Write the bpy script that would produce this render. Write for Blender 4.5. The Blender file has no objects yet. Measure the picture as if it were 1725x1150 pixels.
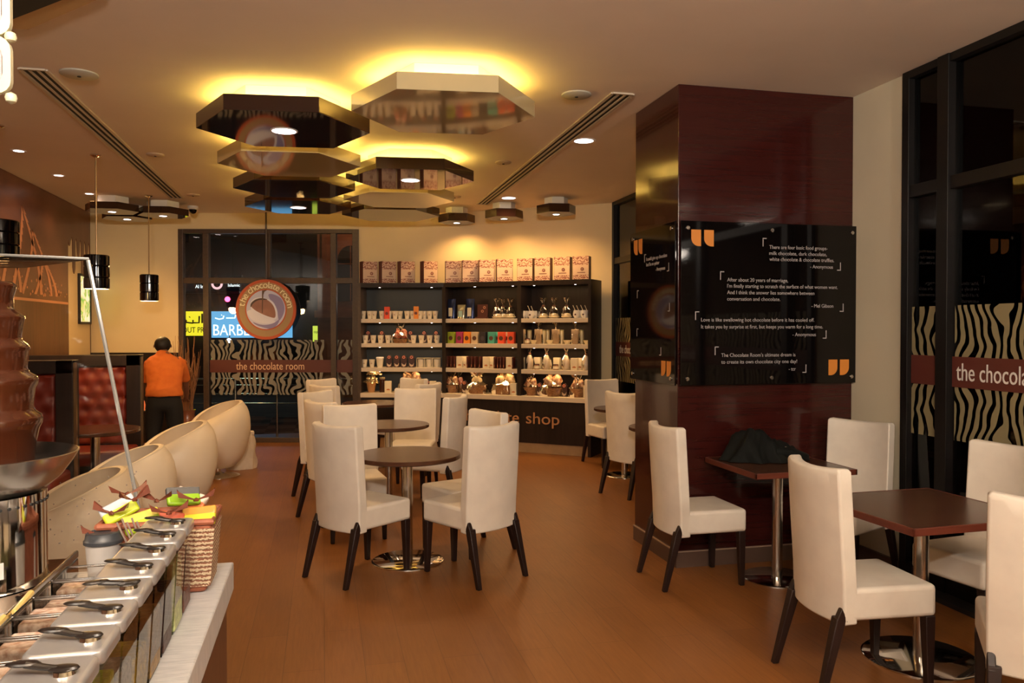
import bpy, bmesh, math, random
from mathutils import Vector, Matrix, Euler
random.seed(7)
PI = math.pi
sc = bpy.context.scene
COL = sc.collection

# ------------------------------------------------------------------ camera, world, exposure
CEIL = 3.27
cam_d = bpy.data.cameras.new('camera'); cam = bpy.data.objects.new('camera', cam_d); COL.objects.link(cam)
cam.location = (0, 0, 1.62)
cam.rotation_euler = (math.radians(90 - 0.89), 0, -math.atan(318 / 1350))
cam_d.sensor_width = 36; cam_d.lens = 1350 / 1725 * 36; cam_d.clip_start = 0.05; cam_d.clip_end = 200
sc.camera = cam
sc.view_settings.view_transform = 'Standard'; sc.view_settings.look = 'None'
sc.view_settings.gamma = 1; sc.view_settings.use_curve_mapping = False
sc.view_settings.exposure = -0.2
w = bpy.data.worlds.new('night'); sc.world = w; w.use_nodes = True
w.node_tree.nodes['Background'].inputs[0].default_value = (0.012, 0.014, 0.025, 1)
w.node_tree.nodes['Background'].inputs[1].default_value = 0.5

WARM = (1.0, 0.50, 0.17); WARM2 = (1.0, 0.62, 0.30); COOL = (1.0, 0.86, 0.70); YEL = (1.0, 0.62, 0.07)
def lamp(kind, name, loc, power, color, size=0.15, rot=(0, 0, 0), spot=None, blend=0.6, sy=None):
    d = bpy.data.lights.new(name, kind); d.energy = power; d.color = color
    if kind == 'AREA':
        d.size = size
        if sy: d.shape = 'RECTANGLE'; d.size_y = sy
        else: d.shape = 'DISK'
    else: d.shadow_soft_size = size
    if kind == 'SPOT': d.spot_size = math.radians(spot or 110); d.spot_blend = blend
    o = bpy.data.objects.new(name, d); o.location = loc; o.rotation_euler = rot; COL.objects.link(o); return o
# added soft fill under the ceiling near the camera, standing in for its flash
for x, y, p in ((1.0, -0.8, 105), (2.9, 0.3, 14), (-1.6, 0.0, 45)):
    lamp('AREA', 'added_fill_light', (x, y, CEIL - 0.05), p, COOL, 0.7)

# added unseen lights behind the camera, aimed up to brighten the ceiling
for x, y, p in ((-0.2, -0.7, 320), (2.5, -0.7, 110)):
    lamp('AREA', 'added_ceiling_fill', (x, y, 2.75), p, (1.0, 0.86, 0.72), 0.4, (PI - math.radians(42), 0, 0))
# ------------------------------------------------------------------ materials
def mat(name, col=(0.5, 0.5, 0.5), rough=0.5, metal=0.0, spec=0.5, coat=0.0, emis=None, estr=1.0):
    m = bpy.data.materials.new(name); m.use_nodes = True
    b = m.node_tree.nodes['Principled BSDF']
    b.inputs['Base Color'].default_value = (*col, 1); b.inputs['Roughness'].default_value = rough
    b.inputs['Metallic'].default_value = metal; b.inputs['Specular IOR Level'].default_value = spec
    b.inputs['Coat Weight'].default_value = coat; b.inputs['Coat Roughness'].default_value = 0.04
    if emis: b.inputs['Emission Color'].default_value = (*emis, 1); b.inputs['Emission Strength'].default_value = estr
    return m
def N(m, t, **k):
    n = m.node_tree.nodes.new(t)
    for a, v in k.items(): setattr(n, a, v)
    return n
def LK(m, a, b): m.node_tree.links.new(a, b)
def coords(m, scale=(1, 1, 1), rot=(0, 0, 0), kind='Object', loc=(0, 0, 0)):
    tc = N(m, 'ShaderNodeTexCoord'); mp = N(m, 'ShaderNodeMapping')
    mp.inputs['Scale'].default_value = scale; mp.inputs['Rotation'].default_value = rot; mp.inputs['Location'].default_value = loc
    LK(m, tc.outputs[kind], mp.inputs[0]); return mp.outputs[0]
def ramp(m, stops, fac, interp='LINEAR'):
    r = N(m, 'ShaderNodeValToRGB'); r.color_ramp.interpolation = interp
    e = r.color_ramp.elements
    while len(e) < len(stops): e.new(0.5)
    for i, (p, c) in enumerate(stops): e[i].position = p; e[i].color = (*c, 1) if len(c) == 3 else c
    LK(m, fac, r.inputs[0]); return r.outputs[0]
def bump(m, h, s=0.2, d=0.01):
    b = N(m, 'ShaderNodeBump'); b.inputs['Strength'].default_value = s; b.inputs['Distance'].default_value = d
    LK(m, h, b.inputs['Height']); LK(m, b.outputs[0], m.node_tree.nodes['Principled BSDF'].inputs['Normal'])
def noise(m, v, s=5, det=3, dist=0.0, rough=0.5):
    n = N(m, 'ShaderNodeTexNoise'); n.inputs['Scale'].default_value = s; n.inputs['Detail'].default_value = det
    n.inputs['Distortion'].default_value = dist; n.inputs['Roughness'].default_value = rough
    LK(m, v, n.inputs['Vector']); return n.outputs['Fac']
def varied(name, c1, c2, scale=(1, 1, 1), ns=5, rough=0.5, bs=0.0, lo=0.35, hi=0.65, **k):
    m = mat(name, c1, rough, **k); f = noise(m, coords(m, scale), ns, 4)
    LK(m, ramp(m, [(lo, c1), (hi, c2)], f), m.node_tree.nodes['Principled BSDF'].inputs['Base Color'])
    if bs: bump(m, f, bs, 0.004)
    return m
def mixm(m, fac, a, b):   # colour mix
    n = N(m, 'ShaderNodeMix', data_type='RGBA')
    if hasattr(fac, 'links') : LK(m, fac, n.inputs[0])
    else: n.inputs[0].default_value = fac
    for v, s in ((a, n.inputs[6]), (b, n.inputs[7])):
        if hasattr(v, 'links'): LK(m, v, s)
        else: s.default_value = (*v, 1)
    return n.outputs[2]

def m_floor():
    m = mat('oak_laminate', rough=0.38, spec=0.35); b = m.node_tree.nodes['Principled BSDF']
    v = coords(m, rot=(0, 0, PI / 2))
    br = N(m, 'ShaderNodeTexBrick'); LK(m, v, br.inputs[0])
    br.inputs['Scale'].default_value = 1; br.inputs['Brick Width'].default_value = 1.3; br.inputs['Row Height'].default_value = 0.19
    br.inputs['Mortar Size'].default_value = 0.0015; br.inputs['Mortar Smooth'].default_value = 0.2; br.offset = 0.37
    br.inputs['Color1'].default_value = (0.20, 0.076, 0.018, 1); br.inputs['Color2'].default_value = (0.25, 0.098, 0.025, 1)
    br.inputs['Mortar'].default_value = (0.09, 0.033, 0.010, 1)
    g = noise(m, coords(m, (22, 1.6, 1)), 3, 6, 0.6)
    g2 = noise(m, coords(m, (1.2, 0.8, 1)), 1.6, 2)
    c = mixm(m, ramp(m, [(0.3, (0, 0, 0)), (0.75, (0.55, 0.55, 0.55))], g), br.outputs['Color'], (0.125, 0.042, 0.009))
    c = mixm(m, ramp(m, [(0.35, (0, 0, 0)), (0.7, (0.3, 0.3, 0.3))], g2), c, (0.28, 0.115, 0.032))
    LK(m, c, b.inputs['Base Color']); bump(m, g, 0.06, 0.002); return m
def m_wood(name, c1, c2, rough=0.3, axis='z', coat=0.0, sc_=3.0):
    m = mat(name, rough=rough, coat=coat, spec=0.35); b = m.node_tree.nodes['Principled BSDF']
    s = {'z': (18, 18, 1.2), 'x': (1.2, 18, 18), 'y': (18, 1.2, 18)}[axis]
    g = noise(m, coords(m, s), sc_ / 3, 5, 0.8)
    LK(m, ramp(m, [(0.3, c1), (0.7, c2)], g), b.inputs['Base Color']); return m
def m_glass(name, tint=(0.93, 0.95, 0.93), refl=1.5, rough=0.0):
    m = bpy.data.materials.new(name); m.use_nodes = True; nt = m.node_tree; nt.nodes.clear()
    o = nt.nodes.new('ShaderNodeOutputMaterial'); mx = nt.nodes.new('ShaderNodeMixShader'); t = nt.nodes.new('ShaderNodeBsdfTransparent')
    g = nt.nodes.new('ShaderNodeBsdfGlossy'); f = nt.nodes.new('ShaderNodeFresnel')
    f.inputs[0].default_value = refl; t.inputs[0].default_value = (*tint, 1); g.inputs['Roughness'].default_value = rough
    nt.links.new(f.outputs[0], mx.inputs[0]); nt.links.new(t.outputs[0], mx.inputs[1]); nt.links.new(g.outputs[0], mx.inputs[2]); nt.links.new(mx.outputs[0], o.inputs[0])
    return m
def m_zebra(name='zebra_film', col=(0.36, 0.33, 0.24), fq=78.0):
    # frosted beige film cut in a zebra-wood pattern: opaque strands, clear gaps
    m = bpy.data.materials.new(name); m.use_nodes = True; nt = m.node_tree; b = nt.nodes['Principled BSDF']
    b.inputs['Base Color'].default_value = (*col, 1); b.inputs['Roughness'].default_value = 0.6
    v = coords(m)
    sx = N(m, 'ShaderNodeSeparateXYZ'); LK(m, v, sx.inputs[0])
    def math_(op, a, c, d=None):
        n = N(m, 'ShaderNodeMath', operation=op)
        for i, q in enumerate((a, c, d)):
            if q is None: continue
            if hasattr(q, 'links'): LK(m, q, n.inputs[i])
            else: n.inputs[i].default_value = q
        return n.outputs[0]
    ax = math_('ABSOLUTE', sx.outputs['Y'], 0)           # mirrored above / below the lettered band
    cb = N(m, 'ShaderNodeCombineXYZ'); LK(m, math_('MULTIPLY', sx.outputs['X'], 2.6), cb.inputs[0]); LK(m, math_('MULTIPLY', ax, 3.0), cb.inputs[1])
    nz = noise(m, cb.outputs[0], 1.3, 1.5, 0.3)
    ph = math_('MULTIPLY_ADD', sx.outputs['X'], fq, math_('MULTIPLY', nz, 27.0))
    s = math_('SINE', ph, 0)
    al = math_('GREATER_THAN', s, -0.15)
    tr = nt.nodes.new('ShaderNodeBsdfTransparent'); mx = nt.nodes.new('ShaderNodeMixShader')
    nt.links.new(al, mx.inputs[0]); nt.links.new(tr.outputs[0], mx.inputs[1]); nt.links.new(b.outputs[0], mx.inputs[2])
    nt.links.new(mx.outputs[0], nt.nodes['Material Output'].inputs[0]); return m
def m_emit(name, col, s):
    m = bpy.data.materials.new(name); m.use_nodes = True; nt = m.node_tree; nt.nodes.clear()
    o = nt.nodes.new('ShaderNodeOutputMaterial'); e = nt.nodes.new('ShaderNodeEmission'); e.inputs[0].default_value = (*col, 1); e.inputs[1].default_value = s
    nt.links.new(e.outputs[0], o.inputs[0]); return m

M = {}
M['floor'] = m_floor()
M['ceiling'] = varied('ceiling_paint', (0.76, 0.66, 0.55), (0.79, 0.69, 0.58), ns=2, rough=0.85)
M['cream'] = varied('cream_wall_paint', (0.70, 0.58, 0.35), (0.74, 0.62, 0.38), ns=2, rough=0.8)
M['cream_r'] = varied('beige_wall_paint', (0.58, 0.52, 0.38), (0.62, 0.56, 0.41), ns=2, rough=0.8)
M['frame'] = varied('bronze_aluminium', (0.055, 0.035, 0.022), (0.07, 0.045, 0.028), ns=30, rough=0.4)
M['blackframe'] = mat('black_aluminium', (0.006, 0.005, 0.005), 0.45, spec=0.3)
M['glass'] = m_glass('window_glass')
M['clear'] = m_glass('clear_acrylic', (0.97, 0.96, 0.94), 1.35)
M['edge'] = mat('polished_glass_edge', (0.22, 0.22, 0.21), 0.15, spec=0.8)
M['zebra'] = m_zebra(col=(0.20, 0.19, 0.155)); M['zebra_r'] = m_zebra('zebra_film_beige', (0.24, 0.20, 0.105), 98.0)
M['maroon'] = mat('maroon_film', (0.10, 0.022, 0.015), 0.5)
M['letter'] = mat('pale_peach_lettering', (0.72, 0.50, 0.33), 0.6)
M['letterw'] = mat('white_vinyl_lettering', (0.72, 0.69, 0.64), 0.6)
M['letterg'] = mat('grey_lettering', (0.36, 0.33, 0.33), 0.6)
M['orange'] = mat('orange_lettering', (0.62, 0.22, 0.03), 0.5)
M['tan'] = mat('tan_ring', (0.38, 0.26, 0.13), 0.5)
M['rust'] = mat('rust_red_border', (0.50, 0.09, 0.03), 0.5)
M['cream_t'] = mat('cream_lettering', (0.95, 0.92, 0.68), 0.5)
M['lav'] = varied('lavender_white', (0.50, 0.56, 0.82), (0.66, 0.71, 0.93), ns=1.5, rough=0.5)
M['lav2'] = mat('soft_white', (0.78, 0.82, 1.0), 0.5)
M['lav3'] = mat('lavender_shade', (0.26, 0.25, 0.52), 0.5)
M['choc_l'] = varied('milk_chocolate_print', (0.25, 0.12, 0.10), (0.36, 0.18, 0.15), ns=6, rough=0.5)
M['choc'] = mat('flowing_dark_chocolate', (0.050, 0.013, 0.005), 0.14, spec=0.5, coat=0.3)
M['leather'] = varied('cream_leatherette', (0.66, 0.60, 0.52), (0.72, 0.66, 0.57), ns=8, rough=0.5, bs=0.05)
M['tub'] = varied('ivory_leatherette', (0.70, 0.60, 0.45), (0.74, 0.64, 0.49), ns=3, rough=0.42, bs=0.03)
M['wenge'] = m_wood('dark_wenge', (0.012, 0.005, 0.004), (0.020, 0.008, 0.006), 0.45, 'z', 0.0)
M['tabletop'] = m_wood('walnut_tabletop', (0.050, 0.020, 0.011), (0.085, 0.034, 0.018), 0.25, 'x')
M['tablerim'] = m_wood('mahogany_edge', (0.09, 0.022, 0.012), (0.13, 0.032, 0.018), 0.3, 'x')
M['steel'] = mat('brushed_steel', (0.62, 0.59, 0.55), 0.22, 1.0)
M['chrome'] = mat('polished_chrome', (0.75, 0.72, 0.67), 0.07, 1.0)
M['brass'] = mat('warm_metal_rod', (0.35, 0.24, 0.13), 0.3, 1.0)
M['unit'] = m_wood('dark_veneer', (0.010, 0.006, 0.005), (0.022, 0.012, 0.010), 0.4, 'z')
M['navy'] = mat('blue_black_back_panel', (0.012, 0.018, 0.022), 0.45)
M['shelf'] = mat('cream_shelf_laminate', (0.66, 0.56, 0.42), 0.4)
M['skirt'] = varied('tan_skirting', (0.30, 0.19, 0.10), (0.36, 0.23, 0.12), ns=8, rough=0.4)
M['tile'] = mat('taupe_skirting_tile', (0.085, 0.05, 0.035), 0.4)
M['black'] = mat('black_gloss', (0.003, 0.0022, 0.0022), 0.05, spec=0.4)
M['mblack'] = mat('black_matt', (0.01, 0.01, 0.011), 0.6)
M['hexdark'] = mat('dark_brown_gloss_lacquer', (0.022, 0.008, 0.005), 0.05, spec=0.55, coat=0.4)
M['hexcream'] = mat('cream_gloss_lacquer', (0.50, 0.42, 0.24), 0.07, spec=0.6, coat=0.6)
M['white'] = mat('white_paint', (0.78, 0.75, 0.70), 0.5)
M['offwhite'] = mat('offwhite_card', (0.72, 0.62, 0.46), 0.6)
M['grille'] = mat('cream_vent_aluminium', (0.52, 0.44, 0.34), 0.5)
M['dark'] = mat('dark_slot', (0.01, 0.008, 0.006), 0.8)
M['lamp'] = m_emit('lamp_face', (1.0, 0.82, 0.80), 9)
M['lamp_s'] = m_emit('small_lamp_face', (1.0, 0.80, 0.75), 12)
M['strip'] = m_emit('yellow_light_strip', (1.0, 0.66, 0.13), 60)
M['red_l'] = varied('red_leather', (0.13, 0.014, 0.007), (0.18, 0.020, 0.010), ns=5, rough=0.45)
M['shirt'] = varied('orange_cotton', (0.62, 0.14, 0.018), (0.70, 0.18, 0.025), ns=9, rough=0.85, bs=0.3)
M['trouser'] = mat('black_trousers', (0.006, 0.005, 0.005), 0.8)
M['skin'] = mat('brown_skin', (0.20, 0.085, 0.045), 0.55)
M['hair'] = mat('black_hair', (0.005, 0.004, 0.004), 0.6)
M['coat'] = varied('black_coat_fabric', (0.002, 0.0025, 0.002), (0.004, 0.005, 0.004), ns=9, rough=0.8, bs=0.5, spec=0.2)
M['branch'] = mat('dry_branch', (0.30, 0.14, 0.06), 0.8)
def m_mahog():
    m = mat('glossy_mahogany', rough=0.14, coat=0.25, spec=0.4); b = m.node_tree.nodes['Principled BSDF']
    g = noise(m, coords(m, (0.9, 0.9, 26)), 1.6, 5, 0.5)
    LK(m, ramp(m, [(0.25, (0.030, 0.0055, 0.0045)), (0.8, (0.042, 0.0075, 0.006))], g), b.inputs['Base Color'])
    wv = N(m, 'ShaderNodeTexWave', bands_direction='Z'); LK(m, coords(m), wv.inputs[0]); wv.inputs['Scale'].default_value = 2.2
    bump(m, wv.outputs['Fac'], 0.03, 0.01); return m
M['mahog'] = m_mahog()
def simple(n, c, r=0.5, **k):
    if n not in M: M[n] = mat(n, c, r, **k)
    return M[n]

# ------------------------------------------------------------------ mesh helpers
def box(bm, x0, x1, y0, y1, z0, z1, mx=None):
    vs = [bm.verts.new((x, y, z)) for z in (z0, z1) for y in (y0, y1) for x in (x0, x1)]
    for f in ((0, 2, 3, 1), (4, 5, 7, 6), (0, 1, 5, 4), (1, 3, 7, 5), (3, 2, 6, 7), (2, 0, 4, 6)): bm.faces.new([vs[i] for i in f])
    if mx is not None: bmesh.ops.transform(bm, matrix=mx, verts=vs)
    return vs
def prism(bm, pts, z0, z1, mx=None):
    a = [bm.verts.new((x, y, z0)) for x, y in pts]; b = [bm.verts.new((x, y, z1)) for x, y in pts]
    n = len(pts)
    try: bm.faces.new(a[::-1]); bm.faces.new(b)
    except Exception: pass
    for i in range(n): bm.faces.new((a[i], a[(i + 1) % n], b[(i + 1) % n], b[i]))
    if mx is not None: bmesh.ops.transform(bm, matrix=mx, verts=a + b)
    return a + b
def lathe(bm, prof, seg=32, loc=(0, 0, 0), mx=None, cap=True):
    rings = []
    for r, z in prof:
        if r < 1e-5: rings.append([bm.verts.new((loc[0], loc[1], loc[2] + z))])
        else: rings.append([bm.verts.new((loc[0] + r * math.cos(2 * PI * i / seg), loc[1] + r * math.sin(2 * PI * i / seg), loc[2] + z)) for i in range(seg)])
    for a, b in zip(rings, rings[1:]):
        for i in range(seg):
            j = (i + 1) % seg
            if len(a) == 1 and len(b) == 1: continue
            if len(a) == 1: bm.faces.new((a[0], b[j], b[i]))
            elif len(b) == 1: bm.faces.new((a[i], a[j], b[0]))
            else: bm.faces.new((a[i], a[j], b[j], b[i]))
    if cap:
        if len(rings[0]) > 1: bm.faces.new(rings[0][::-1])
        if len(rings[-1]) > 1: bm.faces.new(rings[-1])
    vs = [v for r in rings for v in r]
    if mx is not None: bmesh.ops.transform(bm, matrix=mx, verts=vs)
    return vs
def tube(bm, pts, r, seg=8, r2=None):
    pts = [Vector(p) for p in pts]; rings = []
    n = len(pts)
    for k, p in enumerate(pts):
        d = (pts[min(k + 1, n - 1)] - pts[max(k - 1, 0)]).normalized()
        a = d.cross(Vector((0, 0, 1)));
        if a.length < 1e-3: a = d.cross(Vector((1, 0, 0)))
        a.normalize(); b = d.cross(a)
        rr = r if r2 is None else r + (r2 - r) * k / (n - 1)
        rings.append([bm.verts.new(p + rr * (math.cos(2 * PI * i / seg) * a + math.sin(2 * PI * i / seg) * b)) for i in range(seg)])
    for a, b in zip(rings, rings[1:]):
        for i in range(seg): bm.faces.new((a[i], a[(i + 1) % seg], b[(i + 1) % seg], b[i]))
    bm.faces.new(rings[0][::-1]); bm.faces.new(rings[-1])
def obj(name, bm, m, parent=None, loc=(0, 0, 0), smooth=True, bevel=0, seg=2, sub=0, solid=0, angle=35, rot=None):
    bmesh.ops.recalc_face_normals(bm, faces=bm.faces)
    me = bpy.data.meshes.new(name); bm.to_mesh(me); bm.free()
    if smooth:
        for p in me.polygons: p.use_smooth = True
        if not sub:
            me.set_sharp_from_angle(angle=math.radians(angle))
    for q in (m if isinstance(m, (list, tuple)) else [m]): me.materials.append(q)
    o = bpy.data.objects.new(name, me); COL.objects.link(o); o.location = loc
    if rot is not None: o.rotation_euler = rot
    if parent: o.parent = parent
    if solid: q = o.modifiers.new('s', 'SOLIDIFY'); q.thickness = solid; q.offset = 0
    if bevel:
        q = o.modifiers.new('b', 'BEVEL'); q.width = bevel; q.segments = seg; q.limit_method = 'ANGLE'; q.angle_limit = math.radians(angle)
    if sub: q = o.modifiers.new('sub', 'SUBSURF'); q.levels = sub; q.render_levels = sub
    return o
def part(name, m, parent, fn, **k):
    bm = bmesh.new(); fn(bm); return obj(name, bm, m, parent, **k)
LABELS = {}
def tag(o, label, cat, group=None, kind=None):
    o['label'] = label; o['category'] = cat
    if group: o['group'] = group
    if kind: o['kind'] = kind
    return o
def thing(name, label, cat, loc=(0, 0, 0), rotz=0, group=None):
    o = bpy.data.objects.new(name, None); COL.objects.link(o); o.location = loc; o.rotation_euler = (0, 0, rotz)
    o.empty_display_size = 0.1
    return tag(o, label, cat, group)
def struct(name, bm, m, parent=None, **k):
    o = obj(name, bm, m, parent, **k); o['kind'] = 'structure'; return o
def sbox(name, m, *a, parent=None, **k):
    bm = bmesh.new(); box(bm, *a); return struct(name, bm, m, parent, smooth=False, **k)
def kids(o): return [c for c in COL.objects if c.parent == o]
def copy_tree(o, parent=None):
    c = o.copy(); COL.objects.link(c); c.parent = parent
    for ch in kids(o): copy_tree(ch, c)
    return c
_used = set()
def inst(proto, loc, rotz, label, group=None, scale=None):
    if proto.name in _used: o = copy_tree(proto)
    else: _used.add(proto.name); o = proto
    o.location = loc; o.rotation_euler = (0, 0, rotz); o['label'] = label
    if group: o['group'] = group
    if scale: o.scale = scale
    return o
def text_bm(s, size=1.0, depth=0.002):
    c = bpy.data.curves.new('t', 'FONT'); c.body = s; c.size = size; c.extrude = depth; c.resolution_u = 3
    o = bpy.data.objects.new('t', c); COL.objects.link(o)
    bpy.context.view_layer.update()
    me = bpy.data.meshes.new_from_object(o.evaluated_get(bpy.context.evaluated_depsgraph_get()))
    bpy.data.objects.remove(o); bpy.data.curves.remove(c)
    bm = bmesh.new(); bm.from_mesh(me); bpy.data.meshes.remove(me); return bm
def text_into(bm, s, x, y, width=None, size=0.1, depth=0.001, z=0.0, flip=False, align='l', bold=0):
    t = text_bm(s, 1.0, depth)
    xs = [v.co.x for v in t.verts]; x0, x1 = min(xs), max(xs)
    k = size if width is None else width / (x1 - x0)
    for v in t.verts:
        v.co.x = (v.co.x - x0) * k; v.co.y *= size
        if align == 'c': v.co.x -= (x1 - x0) * k / 2
        v.co.x += x; v.co.y += y; v.co.z += z
    me = bpy.data.meshes.new('tmp'); t.to_mesh(me); t.free(); bm.from_mesh(me); bpy.data.meshes.remove(me)
def ORD(i): return ['first', 'second', 'third', 'fourth', 'fifth', 'sixth', 'seventh', 'eighth', 'ninth', 'tenth', 'eleventh', 'twelfth', 'thirteenth', 'fourteenth'][i]

# ================================================================== ROOM SHELL
XL, XR = -3.22, 3.70
WA = math.radians(-12.6); WO = Vector((0.47, 11.66, 0)); WU = Vector((math.cos(WA), math.sin(WA), 0)); WN = Vector((-WU.y, WU.x, 0))
def wp(u, z=0, off=0): return WO + WU * u + WN * off + Vector((0, 0, z))
# shelf unit front corners (three flat facets) and their back corners
SF = [Vector((0.50, 11.16)), Vector((1.60, 10.86)), Vector((2.50, 10.22)), Vector((3.25, 9.62))]
def offs(pts, d):
    out = []
    for i, p in enumerate(pts):
        ns = []
        for a, b in ((i - 1, i), (i, i + 1)):
            if 0 <= a and b < len(pts):
                e = (pts[b] - pts[a]).normalized(); ns.append(Vector((-e.y, e.x)))
        n = sum(ns, Vector((0, 0))).normalized(); out.append(p + n * d / max(0.3, n.dot(ns[0])))
    return out
SBK = offs(SF, 0.40)
sbox('floor', M['floor'], XL - 0.3, XR + 0.1, -3.2, 12.9, -0.1, 0)
sbox('ceiling', M['ceiling'], XL - 0.3, XR + 0.1, -3.2, 12.9, CEIL, CEIL + 0.1)
sbox('wall_left', varied('brown_wall_paint', (0.10, 0.045, 0.025), (0.13, 0.06, 0.032), ns=2, rough=0.6), XL - 0.12, XL, -3.2, 12.7, 0, CEIL)
sbox('wall_rear', M['cream_r'], XL, XR, -3.2, -3.08, 0, CEIL)
# back-left wall beside the window, header over it
def wallseg(name, m, u0, u1, z0, z1, o0=0.0, o1=0.14, parent=None, **k):
    bm = bmesh.new(); vs = box(bm, u0, u1, o0, o1, z0, z1)
    mx = Matrix.Translation(WO) @ Matrix.Rotation(WA, 4, 'Z'); bmesh.ops.transform(bm, matrix=mx, verts=vs)
    return struct(name, bm, m, parent, smooth=False, **k)
wallseg('wall_back_left', M['cream'], -3.85, -2.53, 0, CEIL)
wallseg('wall_back_header', M['cream'], -2.53, 0.03, 3.04, CEIL)
wallseg('trim_1', mat('dark_wainscot', (0.012, 0.008, 0.008), 0.35), -3.80, -2.53, 0, 1.285, -0.03, 0)
# curved wall behind the shelf unit
cw = [wp(0.03), wp(0.12, 0, -0.0)] ; curve = [Vector((0.50, 11.66)), Vector((0.75, 11.64))]
B = offs(SF, 0.44)
ctrl = [Vector((0.50, 11.66)), Vector((0.9, 11.55)), B[1] * 1.0, B[2] * 1.0, Vector((3.30, 10.22)), Vector((3.70, 9.94))]
def catmull(P, n=8):
    out = []
    for i in range(len(P) - 1):
        p0, p1, p2, p3 = P[max(i - 1, 0)], P[i], P[i + 1], P[min(i + 2, len(P) - 1)]
        for k in range(n):
            t = k / n; out.append(0.5 * ((2 * p1) + (p2 - p0) * t + (2 * p0 - 5 * p1 + 4 * p2 - p3) * t * t + (3 * p1 - p0 - 3 * p2 + p3) * t ** 3))
    out.append(P[-1]); return out
cc = catmull(ctrl); ob = offs(cc, 0.12)
bm = bmesh.new(); prism(bm, [(p.x, p.y) for p in cc] + [(p.x, p.y) for p in ob[::-1]], 0, CEIL); struct('wall_back_curved', bm, M['cream'], angle=40)
# right wall: solid parts
sbox('wall_right', M['cream_r'], XR - 0.02, XR + 0.12, 4.49, 5.9, 0, CEIL)
sbox('wall_right_far', M['cream'], XR, XR + 0.12, 9.90, 10.1, 0, CEIL)
sbox('wall_right_middle', M['cream'], XR, XR + 0.12, 5.9, 6.9, 0, CEIL)
sbox('wall_right_front', M['cream_r'], XR - 0.02, XR + 0.12, -3.2, 0.6, 0, CEIL)
sbox('baseboard_right', M['tile'], XR - 0.045, XR - 0.02, 4.5, 5.0, 0, 0.10)
# mahogany pillar
CX0, CY0, CY1 = 2.335, 5.02, 5.78
sbox('wall_pillar', M['mahog'], CX0, XR - 0.02, CY0, CY1, 0.0, CEIL, bevel=0.004)
bm = bmesh.new(); box(bm, CX0 - 0.012, XR - 0.03, CY0 - 0.012, CY0, 0, 0.105); box(bm, CX0 - 0.012, CX0, CY0, CY1, 0, 0.105)
struct('baseboard_pillar', bm, M['tile'], smooth=False)
bm = bmesh.new(); box(bm, CX0 - 0.014, XR - 0.03, CY0 - 0.014, CY0, 0.105, 0.112); box(bm, CX0 - 0.014, CX0, CY0, CY1, 0.105, 0.112)
struct('trim_2', bm, mat('pale_trim_strip', (0.35, 0.25, 0.18), 0.4), smooth=False)

# ------------------------------------------------------------------ back window (window_1) in its own frame
W1 = bpy.data.objects.new('window_1', None); COL.objects.link(W1); W1.location = WO; W1.rotation_euler = (0, 0, WA); W1['kind'] = 'structure'
def wpart(name, m, boxes, parent=W1, **k):
    bm = bmesh.new()
    for b in boxes: box(bm, *b)
    return struct(name, bm, m, parent, smooth=False, **k)
wpart('window_frame', M['frame'], [(-2.53, -2.46, -0.03, 0.07, 0, 3.04), (-2.18, -2.10, -0.03, 0.07, 0, 2.98), (-0.37, -0.29, -0.03, 0.07, 0, 2.98), (-0.06, 0.03, -0.03, 0.07, 0, 3.04),
    (-2.46, -0.06, -0.03, 0.07, 2.98, 3.04), (-2.46, -0.06, -0.02, 0.06, 2.27, 2.35), (-1.285, -1.225, -0.03, 0.06, 2.35, 2.98), (-2.46, -0.06, -0.03, 0.07, 0, 0.07)], bevel=0.004)
wpart('window_pane', M['glass'], [(-2.46, -0.06, 0.015, 0.021, 0.07, 2.98)])
def zebra(u0, u1, z0, z1, parent, name='zebra_film'):
    # thin cut-out film on the room side of the glass; local origin at band height
    bm = bmesh.new(); box(bm, u0, u1, z0, z1, -0.0005, 0.0005)
    o = obj(name, bm, M['zebra'], parent, loc=(0, 0.008, 1.09), rot=(PI / 2, 0, 0), smooth=False); o['kind'] = 'structure'; return o
for u0, u1 in ((-2.09, -0.47), (-0.28, -0.07)):
    zebra(u0, u1, 0.09, 0.375, W1); zebra(u0, u1, -0.41, -0.09, W1)
wpart('lettered_band', M['maroon'], [(-2.10, -0.37, 0.004, 0.007, 1.0, 1.18), (-0.29, -0.06, 0.004, 0.007, 1.0, 1.18)])
bm = bmesh.new(); text_into(bm, 'the chocolate room', 0, 0, 0.97, 0.155, 0.001)
o = obj('band_lettering', bm, M['letter'], W1, loc=(-1.725, 0.002, 1.04), rot=(PI / 2, 0, 0), smooth=False); o['kind'] = 'structure'

# round shop sign hanging in front of the glass
RS = thing('round_sign', 'large round hanging sign with a swirled cup picture and curved cream lettering', 'sign', wp(-1.262, 1.895, -0.10), WA)
def disc(bm, r0, r1, y0, y1, seg=64, cx=0, cz=0):
    a = []
    for r, y in ((r0, y0), (r1, y0), (r1, y1), (r0, y1)):
        a.append([bm.verts.new((cx + r * math.cos(2 * PI * i / seg), y, cz + r * math.sin(2 * PI * i / seg))) for i in range(seg)])
    for k in range(4):
        p, q = a[k], a[(k + 1) % 4]
        for i in range(seg): bm.faces.new((p[i], p[(i + 1) % seg], q[(i + 1) % seg], q[i]))
part('outer_rim', M['rust'], RS, lambda b: disc(b, 0.385, 0.425, -0.02, 0.02))
part('lettering_ring', M['tan'], RS, lambda b: disc(b, 0.29, 0.386, -0.016, 0.018))
part('inner_rim', M['rust'], RS, lambda b: disc(b, 0.276, 0.292, -0.018, 0.018))
part('picture_disc', M['lav'], RS, lambda b: disc(b, 0.001, 0.277, -0.014, 0.016))
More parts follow.
